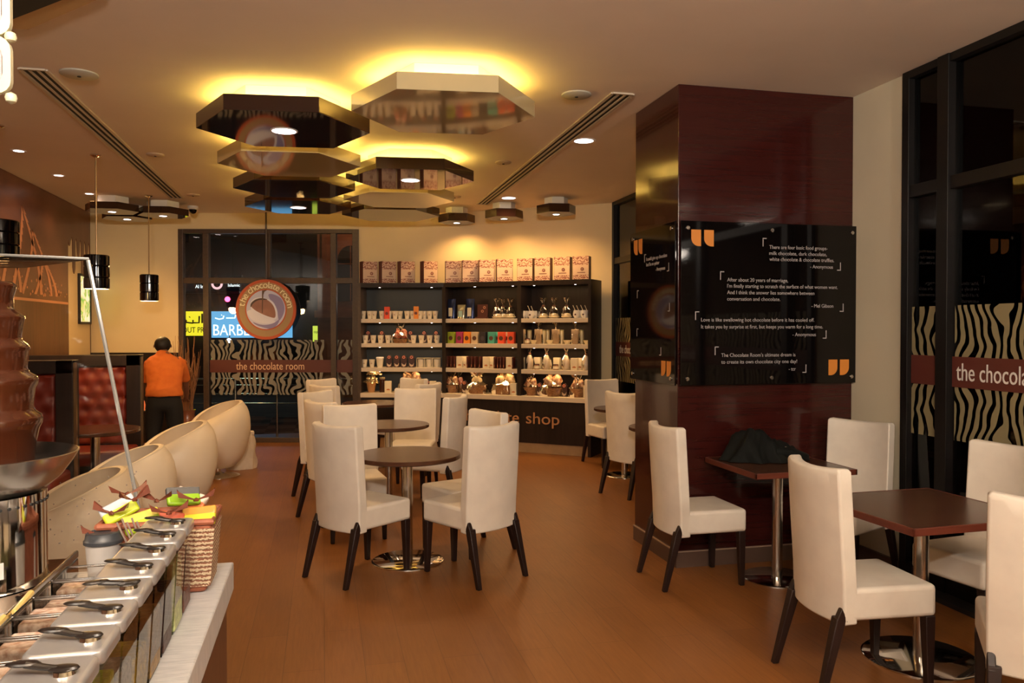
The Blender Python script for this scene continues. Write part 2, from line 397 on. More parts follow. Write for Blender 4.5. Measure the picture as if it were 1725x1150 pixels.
def shape(pts, y0=-0.017, y1=-0.014):
    def f(bm):
        a = [bm.verts.new((x, y0, z)) for x, z in pts]; b = [bm.verts.new((x, y1, z)) for x, z in pts]
        bm.faces.new(a); bm.faces.new(b[::-1])
        for i in range(len(pts)): bm.faces.new((a[i], b[i], b[(i + 1) % len(pts)], a[(i + 1) % len(pts)]))
    return f
def pc(pts):   # crop coordinates of the sign picture -> local metres
    return [((x - 553) / 1165, -(y - 583) / 1165) for x, y in pts]
def sm(pts, n=6):
    P = [Vector(p) for p in pts]; out = []
    L = len(P)
    for i in range(L):
        p0, p1, p2, p3 = P[i - 1], P[i], P[(i + 1) % L], P[(i + 2) % L]
        for k in range(n):
            t = k / n; q = 0.5 * ((2 * p1) + (p2 - p0) * t + (2 * p0 - 5 * p1 + 4 * p2 - p3) * t * t + (3 * p1 - p0 - 3 * p2 + p3) * t ** 3); out.append((q.x, q.y))
    return out
part('shaded_swirl', M['lav3'], RS, shape(sm(pc([(600, 330), (700, 340), (800, 400), (850, 500), (855, 600), (820, 700), (770, 760), (750, 690), (740, 600), (690, 480), (620, 410)])), -0.0165, -0.012))
part('cup_rim', M['lav2'], RS, shape(sm(pc([(300, 490), (340, 420), (430, 385), (540, 395), (640, 440), (710, 530), (740, 640), (735, 720), (680, 750), (560, 720), (430, 650), (320, 590)])), -0.018, -0.012))
part('cup_foot', M['lav3'], RS, shape(sm(pc([(340, 790), (450, 825), (560, 835), (680, 805), (770, 745), (740, 830), (650, 900), (520, 880), (400, 840)])), -0.0165, -0.012))
part('cup_bowl', M['lav2'], RS, shape(sm(pc([(245, 620), (320, 590), (430, 655), (560, 722), (680, 752), (700, 790), (620, 815), (500, 810), (380, 780), (290, 720)])), -0.0175, -0.012))
part('liquid', M['choc_l'], RS, shape(sm(pc([(310, 520), (350, 445), (440, 405), (540, 410), (620, 455), (680, 530), (710, 630), (700, 715), (620, 705), (500, 660), (380, 595)])), -0.019, -0.012))
part('liquid_shadow_ring', mat('dark_print', (0.05, 0.03, 0.035), 0.5), RS, shape(sm(pc([(305, 545), (310, 480), (380, 420), (480, 395), (580, 415), (520, 425), (430, 430), (350, 480)])), -0.0195, -0.012))
part('chocolate_pour', mat('brown_print', (0.10, 0.055, 0.045), 0.5), RS, shape(pc([(492, 270), (540, 262), (575, 262), (530, 290), (512, 340), (508, 460), (500, 640), (488, 640), (490, 460)]), -0.021, -0.012))
bm = bmesh.new(); s_ = 'the chocolate room'; t = text_bm(s_, 1.0, 0.001)
adv = []   # per glyph advance measured from growing strings
for i in range(len(s_) + 1):
    if i == 0: adv.append(0.0); continue
    tt = text_bm('.' + s_[:i] + '.', 1, 0); adv.append(max(v.co.x for v in tt.verts)); tt.free()
t.free(); tot = adv[-1] - adv[0]; adv0 = adv[1] - 0.6
a0, a1 = math.radians(176), math.radians(4)
for i, ch in enumerate(s_):
    if ch == ' ': continue
    xa = (adv[i] + adv[i + 1]) / 2 - adv[0] * 0.5 if i else adv[1] / 2
    fr = (xa) / adv[-1]
    ang = a0 + (a1 - a0) * fr
    g = text_bm(ch, 0.135, 0.001); cx = (max(v.co.x for v in g.verts) + min(v.co.x for v in g.verts)) / 2
    R = 0.305; th = ang - PI / 2
    for v in g.verts:
        x, y = v.co.x - cx, v.co.y
        v.co = Vector((R * math.cos(ang) + x * math.cos(th) - y * math.sin(th), -0.019 + v.co.z, R * math.sin(ang) + x * math.sin(th) + y * math.cos(th)))
    me = bpy.data.meshes.new('tmp'); g.to_mesh(me); g.free(); bm.from_mesh(me); bpy.data.meshes.remove(me)
obj('curved_lettering', bm, M['cream_t'], RS, smooth=False)
part('hanging_rod', M['frame'], RS, lambda b: tube(b, [(0, 0.01, 0.42), (0, 0.01, CEIL - 1.895 + 0.0)], 0.013))

# ------------------------------------------------------------------ right windows
def side_window(name, xw, ys, zr, ymull, txt_y, zeb=True):
    """window in a plane x = xw; ys = (far, near)."""
    far, near = ys
    R = bpy.data.objects.new(name, None); COL.objects.link(R); R.location = (xw, far, 0); R.rotation_euler = (0, 0, -PI / 2); R['kind'] = 'structure'
    L = far - near; fr = [(0, 0.06, -0.03, 0.08, 0, CEIL - 0.0), (L - 0.06, L, -0.03, 0.08, 0, CEIL), (0.06, L - 0.06, -0.03, 0.08, CEIL - 0.05, CEIL), (0.06, L - 0.06, -0.03, 0.08, 0, 0.12), (0.06, L - 0.06, -0.02, 0.06, zr - 0.04, zr + 0.04)]
    for m in ymull: fr.append((far - m - 0.045, far - m + 0.045, -0.04, 0.08, 0, CEIL))
    wpart('window_frame', M['blackframe'], fr, R, bevel=0.003)
    wpart('window_pane', M['glass'], [(0.06, L - 0.06, 0.015, 0.021, 0.12, CEIL - 0.05)], R)
    cuts = [far] + list(ymull) + [near]
    for a, b in zip(cuts, cuts[1:]):
        u0, u1 = far - a + 0.06, far - b - 0.06
        for z0, z1 in ((0.09, 0.40), (-0.41, -0.09)):
            bm = bmesh.new(); box(bm, u0, u1, z0, z1, -0.0005, 0.0005)
            o = obj('zebra_film', bm, M['zebra_r'], R, loc=(0, 0.008, 1.362), rot=(PI / 2, 0, 0), smooth=False); o['kind'] = 'structure'
    wpart('lettered_band', M['maroon'], [(0.06, L - 0.06, 0.004, 0.007, 1.273, 1.455)], R)
    for ty in txt_y:
        bm = bmesh.new(); text_into(bm, 'the chocolate room', 0, 0, 0.86, 0.15, 0.001)
        o = obj('band_lettering', bm, M['letterw'], R, loc=(far - ty, 0.002, 1.315), rot=(PI / 2, 0, 0), smooth=False); o['kind'] = 'structure'
    return R
side_window('window_2', XR - 0.02, (4.49, 0.6), 2.50, [4.13, 2.6], [4.05, 2.45])
side_window('window_3', XR, (9.90, 6.9), 2.50, [8.4], [9.70, 8.2])
sbox('trim_3', M['mblack'], XR - 0.16, XR - 0.02, 0.6, 4.49, 0, 0.03)

# ------------------------------------------------------------------ quote boards on the pillar
def board(name, label, origin, rotz, wid, z0, z1):
    r = thing(name, label, 'sign', origin, rotz)
    part('glass_panel', M['black'], r, lambda b: box(b, 0, wid, -0.006, 0.006, z0, z1), smooth=False, bevel=0.002)
    return r
def bpart(r, name, m, fn, y=-0.0075):
    bm = bmesh.new(); fn(bm); return obj(name, bm, m, r, loc=(0, y, 0), rot=(PI / 2, 0, 0), smooth=False)
def quote(bm, x0, x1, z0, z1, left=True):
    r = (x1 - x0) * 0.75; n = 8; pts = []
    if left:
        pts = [(x0 + r - r * math.cos(a), z0 + r - r * math.sin(a)) for a in [k * PI / 2 / n for k in range(n + 1)]] + [(x1, z0), (x1, z1), (x0, z1)]
    else:
        pts = [(x0, z1), (x0, z0)] + [(x1 - r + r * math.sin(a), z0 + r - r * math.cos(a)) for a in [k * PI / 2 / n for k in range(n + 1)]] + [(x1, z1)]
    prism(bm, pts, -0.0008, 0.0008)
def bracket(bm, x, z, op, s=0.03, l=0.058, t=0.006):
    if op: box(bm, x, x + s, z - t, z, -0.0006, 0.0006); box(bm, x, x + t, z - l, z - t, -0.0006, 0.0006)
    else: box(bm, x - s, x, z, z + t, -0.0006, 0.0006); box(bm, x - t, x, z + t, z + l, -0.0006, 0.0006)
BX = 2.337; BY = CY0 - 0.035
qb = board('quote_board', 'large black glass board of chocolate quotations on the pillar front', (BX, BY, 0), 0, 1.358, 1.24, 2.348)
def t_(bm, s, x, z, x1): text_into(bm, s, x - BX, z, x1 - x, 0.036, 0.0006)
q1 = (("There are four basic food groups-", 2.994, 2.173, 3.448), ("milk chocolate, dark chocolate,", 2.994, 2.131, 3.442), ("white chocolate & chocolate truffles.", 2.995, 2.09, 3.501), ("- Anonymous", 3.312, 2.044, 3.492))
q2 = (("After about 20 years of marriage,", 2.677, 1.944, 3.139), ("I'm finally starting to scratch the surface of what women want.", 2.677, 1.902, 3.531), ("And I think the answer lies somewhere between", 2.677, 1.858, 3.346), ("conversation and chocolate.", 2.677, 1.814, 3.08), ("- Mel Gibson", 3.324, 1.77, 3.497))
q3 = (("Love is like swallowing hot chocolate before it has cooled off.", 2.485, 1.671, 3.347), ("It takes you by surprise at first, but keeps you warm for a long time.", 2.485, 1.624, 3.415), ("- Anonymous", 3.177, 1.57, 3.36))
q4 = (("The Chocolate Room's ultimate dream is", 2.635, 1.430, 3.2), ("to create its own chocolate city one day!", 2.635, 1.384, 3.213), ("- tcr", 3.149, 1.331, 3.203))
for lines, a, b in ((q1, (2.943, 2.246), (3.555, 2.031)), (q2, (2.624, 2.012), (3.579, 1.742)), (q3, (2.441, 1.739), (3.444, 1.553)), (q4, (2.586, 1.501), (3.286, 1.315))):
    for ln in lines: bpart(qb, 'quotation_line', M['letterg'], lambda bm: t_(bm, *ln))
    bpart(qb, 'corner_bracket', M['letterg'], lambda bm: bracket(bm, a[0] - BX, a[1], True)); bpart(qb, 'corner_bracket', M['letterg'], lambda bm: bracket(bm, b[0] - BX, b[1], False))
for a_, b_ in ((2.411, 2.482), (2.505, 2.576)): bpart(qb, 'opening_quote_mark', M['orange'], lambda bm: quote(bm, a_ - BX, b_ - BX, 2.179, 2.289))
for a_, b_ in ((3.462, 3.532), (3.553, 3.625)): bpart(qb, 'closing_quote_mark', M['orange'], lambda bm: quote(bm, a_ - BX, b_ - BX, 1.295, 1.405, False))
def bolts(r, pts, back=0.035):
    for x, z in pts:
        part('standoff_bolt', M['steel'], r, lambda b: lathe(b, [(0.011, -0.014), (0.013, -0.012), (0.013, -0.007), (0.008, -0.006), (0.008, back - 0.001)], 16, mx=Matrix.Translation((x, 0, z)) @ Matrix.Rotation(-PI / 2, 4, 'X')))
bolts(qb, [(0.05, 2.30), (0.68, 2.30), (1.31, 2.30), (0.05, 1.283), (0.68, 1.283), (1.31, 1.283)])
# left face board: local x runs from the far edge (y 5.80) towards the camera
lb = board('quote_board', 'narrow black glass board with orange quote marks on the pillar side facing the shop', (CX0 - 0.035, 5.78, 0), -PI / 2, 0.80, 1.24, 2.345)
def lt(s, y, z, y1): return lambda bm: text_into(bm, s, 5.78 - y, z, y - y1, 0.036, 0.0006)
for ln in (('I could give up chocolate', 0.315, 2.115, 0.36), ("but I'm no quitter", 0.315, 2.075, 0.23), ('- Anonymous', 0.483, 2.03, 0.16)): bpart(lb, 'quotation_line', M['letterg'], lambda bm: text_into(bm, *ln, 0.036, 0.0006))
for x, z, op in ((0.277, 2.166, True), (0.706, 2.014, False), (0.139, 1.909, True), (0.72, 1.74, False), (0.134, 1.624, True), (0.58, 1.435, False)): bpart(lb, 'corner_bracket', M['letterg'], lambda bm: bracket(bm, x, z, op))
for a_, b_ in ((0.075, 0.145), (0.168, 0.235)): bpart(lb, 'opening_quote_mark', M['orange'], lambda bm: quote(bm, a_, b_, 2.175, 2.287))
for a_, b_ in ((0.585, 0.655), (0.675, 0.742)): bpart(lb, 'closing_quote_mark', M['orange'], lambda bm: quote(bm, a_, b_, 1.295, 1.40, False))
bolts(lb, [(0.05, 2.30), (0.74, 2.30), (0.05, 1.283), (0.74, 1.283)])

# ------------------------------------------------------------------ wall mural (printed panel on the left wall) and framed picture
mu = thing('wall_mural', 'brown chocolate-coloured wall mural with pale arches and a dripping lower edge on the left wall', 'mural', (XL, 8.0, 0), PI / 2)
# local: x runs along +Y of the room, y points to -X (into wall), z up
MB_ = varied('mural_brown', (0.11, 0.042, 0.022), (0.17, 0.065, 0.035), (0.6, 1, 0.8), 3, rough=0.3)
MB2 = m_wood('mural_streaks', (0.075, 0.030, 0.014), (0.13, 0.055, 0.024), 0.4, 'z', 0.1)
part('brown_field', MB_, mu, lambda b: box(b, -3.0, 3.42, -0.012, -0.001, 1.95, CEIL - 0.005), smooth=False)
part('streaked_field', MB2, mu, lambda b: box(b, -3.0, 3.42, -0.012, -0.001, 1.0, 1.95), smooth=False)
part('cream_field', M['cream'], mu, lambda b: box(b, 3.42, 4.42, -0.004, -0.001, 0, CEIL - 0.005), smooth=False)
def drips(bm):
    x = 3.42; pts = [(3.42, CEIL - 0.006)]; prof = [2.70, 2.35, 2.58, 2.30, 2.62]
    low = [(3.42, 2.6)]
    for i, z in enumerate(prof):
        xa = 3.43 + i * 0.196; low += [(xa, z + 0.08), (xa + 0.025, z + 0.02), (xa + 0.055, z), (xa + 0.085, z + 0.02), (xa + 0.11, z + 0.08), (xa + 0.12, 2.78), (xa + 0.15, 2.84), (xa + 0.185, 2.78)]
    low.append((4.42, 2.6)); pts = low + [(4.42, CEIL - 0.006), (3.42, CEIL - 0.006)]
    vs = prism(bm, [(p[0], p[1]) for p in pts], 0, 0.008); bmesh.ops.transform(bm, matrix=Matrix.Translation((0, -0.004, 0)) @ Matrix.Rotation(PI / 2, 4, 'X'), verts=vs)
part('dripping_edge', MB_, mu, drips, smooth=False)
PALE = mat('mural_pale_brown', (0.55, 0.25, 0.14), 0.4)
def arches(bm):
    for x0, x1, h, z0 in ((1.45, 2.35, 0.95, 2.02), (1.75, 2.7, 0.72, 2.02), (2.15, 2.9, 0.45, 2.02), (1.15, 1.7, 0.6, 2.02)):
        for side in (0, 1):
            P = []
            for k in range(13):
                t = k / 12; xs = (x0 + (0.36 * (x1 - x0)) * math.sin(t * PI / 2)) if side == 0 else (x1 - (0.64 * (x1 - x0)) * (1 - math.cos(t * PI / 2)) ** 0.9)
                P.append((xs, z0 + h * t))
            for (a, b), (c, d) in zip(P, P[1:]):
                vs = [bm.verts.new((a, -0.014, b)), bm.verts.new((a + 0.085, -0.014, b)), bm.verts.new((c + 0.085 * (1 - (d - z0) / h * .6), -0.014, d)), bm.verts.new((c, -0.014, d))]
                bm.faces.new(vs)
    rnd = random.Random(3)
    for i in range(60):
        x = rnd.uniform(1.1, 3.35); z = 2.0 + abs(rnd.gauss(0, 0.10)); s = rnd.uniform(0.008, 0.03)
        vs = [bm.verts.new((x + s * math.cos(a), -0.0142, z + s * 0.7 * math.sin(a))) for a in [k * PI / 3 for k in range(6)]]; bm.faces.new(vs)
    box(bm, 0.5, 3.40, -0.0142, -0.0135, 1.935, 1.965)
part('pale_arches', PALE, mu, arches, smooth=False)
fp = thing('framed_picture', 'narrow dark-framed lit picture on the cream end of the left wall', 'picture', (XL, 12.12, 2.03), PI / 2)
part('frame', M['blackframe'], fp, lambda b: (box(b, -0.27, 0.27, -0.035, 0, -0.34, -0.31), box(b, -0.27, 0.27, -0.035, 0, 0.31, 0.34), box(b, -0.27, -0.24, -0.035, 0, -0.31, 0.31), box(b, 0.24, 0.27, -0.035, 0, -0.31, 0.31)), smooth=False)
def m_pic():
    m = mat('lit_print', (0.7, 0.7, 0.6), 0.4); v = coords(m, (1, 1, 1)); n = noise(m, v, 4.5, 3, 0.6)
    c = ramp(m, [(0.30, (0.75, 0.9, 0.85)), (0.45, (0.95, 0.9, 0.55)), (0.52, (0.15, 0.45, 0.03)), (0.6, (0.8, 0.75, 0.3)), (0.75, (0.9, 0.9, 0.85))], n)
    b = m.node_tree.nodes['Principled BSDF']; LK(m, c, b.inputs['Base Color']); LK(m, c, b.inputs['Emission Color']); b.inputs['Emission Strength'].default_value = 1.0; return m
part('picture', m_pic(), fp, lambda b: box(b, -0.24, 0.24, -0.02, -0.002, -0.31, 0.31), smooth=False)

# ================================================================== CEILING FITTINGS
def hexpts(R, rot): return [(R * math.cos(rot + k * PI / 3), R * math.sin(rot + k * PI / 3)) for k in range(6)]
ROT = math.radians(-6)
def hexlight(label, x, y, R, zb, thick, boxR, m, light, cove, group='hexagonal ceiling panels', spots=0):
    r = thing('hexagonal_ceiling_panel', label, 'ceiling light', (x, y, CEIL), 0, group)
    zl = zb - CEIL
    part('panel', m, r, lambda b: prism(b, hexpts(R, ROT), zl, zl + thick), smooth=False, bevel=0.002)
    part('mounting_box', M['white'], r, lambda b: prism(b, hexpts(boxR, ROT), zl + thick, -0.001), smooth=False)
    if cove:
        def strip(b):
            o, i = hexpts(boxR + 0.075, ROT), hexpts(boxR + 0.05, ROT)
            for k in range(6):
                q = [(*i[k], zl + thick + 0.006), (*o[k], zl + thick + 0.006), (*o[(k + 1) % 6], zl + thick + 0.006), (*i[(k + 1) % 6], zl + thick + 0.006)]
                b.faces.new([b.verts.new(p) for p in q])
        part('light_strip', M['strip'], r, strip, smooth=False, solid=0.004)
    if light:
        rr = light
        part('lamp_ring', M['white'], r, lambda b: lathe(b, [(rr, zl - 0.004), (rr + 0.012, zl - 0.004), (rr + 0.012, zl + 0.004)], 24, cap=False))
        part('lamp_face', M['lamp'] if rr > 0.05 else M['lamp_s'], r, lambda b: lathe(b, [(0, zl - 0.005), (rr, zl - 0.005)], 24, cap=False))
    return r
HEX = [('dark gloss hexagonal ceiling panel with a downlight, nearest of the dark ones', -0.27, 6.03, 'hexdark', 0.085),
       ('large cream gloss hexagonal ceiling panel glowing yellow above, nearest the pillar', 0.79, 5.32, 'hexcream', 0),
       ('cream gloss hexagonal ceiling panel directly behind the nearest dark one, left row', -0.28, 7.28, 'hexcream', 0),
       ('dark hexagonal ceiling panel without a lamp, third in the left row', -0.28, 8.53, 'hexdark', 0),
       ('dark hexagonal ceiling panel with a downlight, farthest of the left row', -0.28, 9.78, 'hexdark', 0.085),
       ('dark hexagonal ceiling panel with a downlight, right row behind the big cream panel', 0.82, 7.74, 'hexdark', 0.085),
       ('cream hexagonal ceiling panel second from the back in the right row', 0.83, 9.0, 'hexcream', 0),
       ('dark hexagonal ceiling panel without a lamp, farthest of the right row', 0.84, 10.22, 'hexdark', 0)]
for lab, x, y, m, l in HEX:
    hexlight(lab, x, y, 0.61, 3.05, 0.105, 0.40, M[m], l, True)
for lab, x, y in (('small dark hexagonal ceiling lamp above the shelves, leftmost of three', 1.78, 10.85), ('small dark hexagonal ceiling lamp above the shelves, middle of three', 2.32, 10.3), ('small dark hexagonal ceiling lamp above the shelves, rightmost of three', 2.87, 9.75)):
    hexlight(lab, x, y, 0.25, 3.07, 0.105, 0.15, M['hexdark'], 0.04, False, 'small hexagonal lamps above the shelves')
    lamp('SPOT', 'shelf_wash', (x, y, 3.05), 50, (1.0, 0.54, 0.18), 0.05, (math.radians(12), 0, math.radians(-30)), 135, 0.8)
for lab, x, y in (('dark hexagonal ceiling lamp above the booths, left of the cluster', -2.57, 10.95), ('dark hexagonal ceiling lamp above the booths, right of the cluster', -2.02, 11.2), ('dark hexagonal ceiling lamp above the booths, hindmost of the cluster', -2.55, 11.65)):
    hexlight(lab, x, y, 0.32, 3.09, 0.085, 0.2, M['hexdark'], 0.045, False, 'small hexagonal lamps above the booths')
    lamp('SPOT', 'booth_spot', (x, y, 3.07), 40, WARM, 0.05, (0, 0, 0), 110, 0.8)
for x, y in ((-0.28, 6.0), (-0.27, 9.78), (0.80, 7.74)):
    lamp('SPOT', 'panel_downlight', (x, y, 3.03), 90, WARM2, 0.08, (0, 0, 0), 140, 0.9)
def downlight(label, x, y, r, power, col=WARM2, spot=150, grp='recessed downlights'):
    o = thing('downlight', label, 'ceiling light', (x, y, CEIL), 0, grp)
    part('trim_ring', M['white'], o, lambda b: lathe(b, [(r, -0.004), (r + 0.018, -0.006), (r + 0.022, -0.001)], 28, cap=False))
    part('lamp_face', M['lamp'], o, lambda b: lathe(b, [(0, -0.003), (r, -0.003)], 28, cap=False))
    if power: lamp('SPOT', 'downlight_beam', (x, y, CEIL - 0.02), power, col, 0.07, (0, 0, 0), spot, 0.9)
downlight('round recessed downlight in the right half of the ceiling, the nearer one', 2.23, 6.72, 0.085, 90)
downlight('round recessed downlight near the far end of the right air slot', 2.28, 9.86, 0.085, 70)
downlight('small recessed downlight above the left wall, nearest of the three', -2.74, 8.3, 0.045, 34, WARM)
downlight('small recessed downlight above the left wall, middle of the three', -2.76, 9.52, 0.045, 28, WARM)
downlight('small recessed downlight above the left wall, farthest of the three', -2.77, 10.72, 0.045, 22, WARM)
def speaker(label, x, y, r, grp=None):
    o = thing('ceiling_speaker', label, 'ceiling speaker', (x, y, CEIL), 0, grp)
    part('cover', mat_grey, o, lambda b: lathe(b, [(r, 0), (r, -0.008), (r * 0.9, -0.014), (0, -0.018)], 32, cap=False))
    part('centre_sensor', M['dark'], o, lambda b: lathe(b, [(0.012, -0.016), (0.012, -0.022), (0, -0.023)], 12, cap=False))
mat_grey = mat('grey_cover', (0.42, 0.40, 0.33), 0.6)
speaker('round grey ceiling speaker beside the left air slot', -1.53, 5.71, 0.115)
speaker('round grey ceiling speaker beside the right air slot', 1.74, 5.41, 0.105)
mat_grey = mat('beige_cover', (0.50, 0.38, 0.27), 0.7)
speaker('small beige ceiling disc between the left air slot and the dark panels', -1.54, 8.17, 0.08)
speaker('small beige ceiling disc right of the hexagonal panels', 1.74, 7.76, 0.08)
speaker('small beige ceiling disc at the far left of the ceiling', -1.55, 10.5, 0.08)
speaker('small beige ceiling disc just above the shelves', 1.60, 9.9, 0.08)
def vent(label, x0, x1, y0, y1):
    o = thing('slot_diffuser', label, 'air vent', ((x0 + x1) / 2, (y0 + y1) / 2, CEIL), 0, None)
    W_ = (x1 - x0) / 2; L_ = (y1 - y0) / 2
    part('backing', M['dark'], o, lambda b: box(b, -W_ + 0.01, W_ - 0.01, -L_ + 0.01, L_ - 0.01, -0.004, 0), smooth=False)
    n = 4; s = 2 * W_ / 3.0
    def bars(b):
        for k in range(4):
            c = -W_ + k * s * 1.0; w_ = 0.012 if k in (0, 3) else 0.008
            box(b, c - w_, c + w_, -L_, L_, -0.012, -0.001)
        box(b, -W_, W_, -L_ - 0.01, -L_ + 0.01, -0.012, -0.001); box(b, -W_, W_, L_ - 0.01, L_ + 0.01, -0.012, -0.001)
    part('slot_frame', M['grille'], o, bars, smooth=False)
vent('long three-slot air diffuser in the right half of the ceiling', 1.97, 2.12, 5.30, 10.4)
vent('long three-slot air diffuser in the left half of the ceiling', -1.86, -1.71, 5.66, 10.8)
cc_ = thing('security_camera', 'small dark dome camera on the ceiling above the back window', 'security camera', (-1.70, 11.5, CEIL))
part('base', M['white'], cc_, lambda b: lathe(b, [(0.07, 0), (0.07, -0.03), (0.055, -0.045), (0, -0.045)], 24, cap=False))
part('dome', M['black'], cc_, lambda b: lathe(b, [(0.052, -0.045), (0.046, -0.075), (0.028, -0.095), (0, -0.102)], 24, cap=False))

# pendants
def pendant(label, x, y, zb, zt, r):
    o = thing('pendant_lamp', label, 'pendant lamp', (x, y, CEIL), 0, 'black pendant lamps over the booths')
    part('ceiling_rose', M['chrome'], o, lambda b: lathe(b, [(0.05, -0.001), (0.05, -0.012), (0.015, -0.03), (0, -0.03)], 20, cap=False))
    part('rod', M['brass'], o, lambda b: tube(b, [(0, 0, -0.03), (0, 0, zt - CEIL)], 0.007))
    h = zt - zb; z0 = zb - CEIL
    prof = []
    for k in range(3):
        a = z0 + h * k / 3; c = z0 + h * (k + 1) / 3
        prof += [(r - 0.008, a), (r, a + 0.008), (r, c - 0.008), (r - 0.008, c)]
    prof += [(r - 0.02, z0 + h), (0.01, z0 + h)]
    inner = [(r - 0.014, z0 + 0.002)]
    part('lamp_shade', M['black'], o, lambda b: lathe(b, prof, 32, cap=False))
    part('shade_lining', M['white'], o, lambda b: lathe(b, [(r - 0.008, z0), (r - 0.016, z0 + 0.004), (r - 0.016, z0 + h - 0.02)], 32, cap=False))
    part('bulb', m_emit('bulb_glow', (1, 0.72, 0.35), 25), o, lambda b: lathe(b, [(0, z0 + 0.03), (0.03, z0 + 0.045), (0.035, z0 + 0.07), (0.02, z0 + 0.11), (0.012, z0 + 0.15)], 16, cap=False))
    lamp('POINT', 'pendant_glow', (x, y, zb - 0.03), 38, (1.0, 0.55, 0.18), 0.07)
pendant('black cylindrical pendant lamp beside the glass screen, second from the left', -2.09, 8.31, 2.0, 2.32, 0.112)
pendant('black cylindrical pendant lamp near the back wall, rightmost', -2.09, 10.67, 1.965, 2.29, 0.108)
pendant('black cylindrical pendant lamp cut by the left edge, nearest', -2.56, 7.29, 2.20, 2.50, 0.15)

# ================================================================== OUTSIDE
sbox('ground_outside', varied('street_paving', (0.02, 0.02, 0.022), (0.04, 0.038, 0.038), (1, 1, 1), 2, rough=0.9), -14, 14, 12.9, 40, -0.16, -0.05)
pv = mat('checked_paving', rough=0.85, spec=0.1); ck = N(pv, 'ShaderNodeTexChecker'); LK(pv, coords(pv), ck.inputs[0]); ck.inputs['Scale'].default_value = 2.2
ck.inputs['Color1'].default_value = (0.07, 0.06, 0.055, 1); ck.inputs['Color2'].default_value = (0.02, 0.02, 0.022, 1); LK(pv, ck.outputs[0], pv.node_tree.nodes['Principled BSDF'].inputs['Base Color'])
bm = bmesh.new(); vs = box(bm, -3.6, 2.2, 0.20, 3.4, -0.06, -0.01); bmesh.ops.transform(bm, matrix=Matrix.Translation(WO) @ Matrix.Rotation(WA, 4, 'Z'), verts=vs); struct('pavement_outside', bm, pv, smooth=False)
sbox('ground_outside_right', varied('dark_paving', (0.03, 0.025, 0.02), (0.05, 0.04, 0.03), ns=3), XR + 0.15, 9, -3, 11, -0.16, -0.05)
lamp('POINT', 'street_light_glow', tuple(wp(-1.6, 6.5, 3.0)), 45, (1.0, 0.85, 0.7), 0.2)
lamp('POINT', 'street_light_glow', tuple(wp(-4.6, 7.5, 6.6)), 80, (0.7, 1.0, 0.8), 0.3)
def outp(u, z, off): return wp(u, z, off)
# railing
rl = thing('railing', 'steel railing on the pavement outside the back window', 'railing', wp(-1.3, -0.01, 0.55), WA)
for z in (0.88, 0.79, 0.66, 0.52): part('rail', M['steel'], rl, lambda b: tube(b, [(-1.3, 0, z), (1.5, 0, z)], 0.016 if z == 0.88 else 0.007))
for x in (-0.62, 0.0, 0.95): part('post', M['steel'], rl, lambda b: tube(b, [(x, 0, 0.0), (x, 0, 0.88)], 0.018))
# lit street signs on the building across the street
bl = thing('building', 'dark building across the street seen through the back window', 'building', wp(-4.6, -0.05, 9.3), WA)
FAC = varied('dark_facade', (0.015, 0.011, 0.009), (0.026, 0.020, 0.015), ns=1.5, rough=0.8)
part('wall', FAC, bl, lambda b: box(b, -3.2, 2.0, 0, 2.0, 0, 7.5), smooth=False)
for x in (-2.6, -1.9, 0.6): part('window', M['black'], bl, lambda b: (box(b, x, x + 0.5, -0.04, 0.02, 3.9, 5.0),), smooth=False)
b2 = thing('building', 'lit brown stone building with arched windows outside the back window, right', 'building', wp(-1.35, -0.05, 8.2), WA)
BR = varied('warm_stone', (0.16, 0.06, 0.03), (0.22, 0.09, 0.045), (1, 1, 3), 2, rough=0.8)
part('wall', BR, b2, lambda b: box(b, -1.1, 2.4, 0, 2.0, 0, 7.0), smooth=False)
part('cornice', BR, b2, lambda b: (box(b, -1.15, 2.4, -0.12, 0, 1.95, 2.12), box(b, -0.98, -0.86, -0.06, 0, 2.12, 6), box(b, 0.30, 0.42, -0.06, 0, 2.12, 6)), smooth=False)
for cx in (-0.28, 0.95):
    def arch(b):
        pts = [(cx - 0.32, 2.35), (cx + 0.32, 2.35)] + [(cx + 0.32 * math.cos(a), 3.35 + 0.36 * math.sin(a)) for a in [k * PI / 10 for k in range(11)]]
        vs = prism(b, pts, 0, 0.06); bmesh.ops.transform(b, matrix=Matrix.Translation((0, 0.01, 0)) @ Matrix.Rotation(PI / 2, 4, 'X'), verts=vs)
    part('arched_window', M['mblack'], b2, arch, smooth=False)
    part('window_bars', BR, b2, lambda b: (box(b, cx - 0.012, cx + 0.012, -0.07, -0.05, 2.35, 3.7), box(b, cx - 0.3, cx + 0.3, -0.07, -0.05, 2.78, 2.8), box(b, cx - 0.3, cx + 0.3, -0.07, -0.05, 3.25, 3.27)), smooth=False)
lamp('AREA', 'facade_flood', tuple(wp(-1.0, 5.2, 6.9)), 36, (1.0, 0.5, 0.25), 0.6, (math.radians(50), 0, WA))
def litsign(name, label, u0, u1, z0, z1, col, s, off=9.0):
    r = thing(name, label, 'sign', wp(u0, z0, off), WA)
    part('light_box', m_emit(name + '_face', col, s), r, lambda b: box(b, 0, u1 - u0, 0, 0.1, 0, z1 - z0), smooth=False)
    part('sign_frame', M['mblack'], r, lambda b: (box(b, -0.03, u1 - u0 + 0.03, 0.02, 0.15, -0.05, 0), box(b, -0.03, u1 - u0 + 0.03, 0.02, 0.15, z1 - z0, z1 - z0 + 0.05)), smooth=False)
    return r
def stext(r, m, items):
    bm = bmesh.new()
    for s, x, z, w_, h in items: text_into(bm, s, x, z, w_, h, 0.004)
    obj('sign_lettering', bm, m, r, loc=(0, -0.008, 0), rot=(PI / 2, 0, 0), smooth=False)
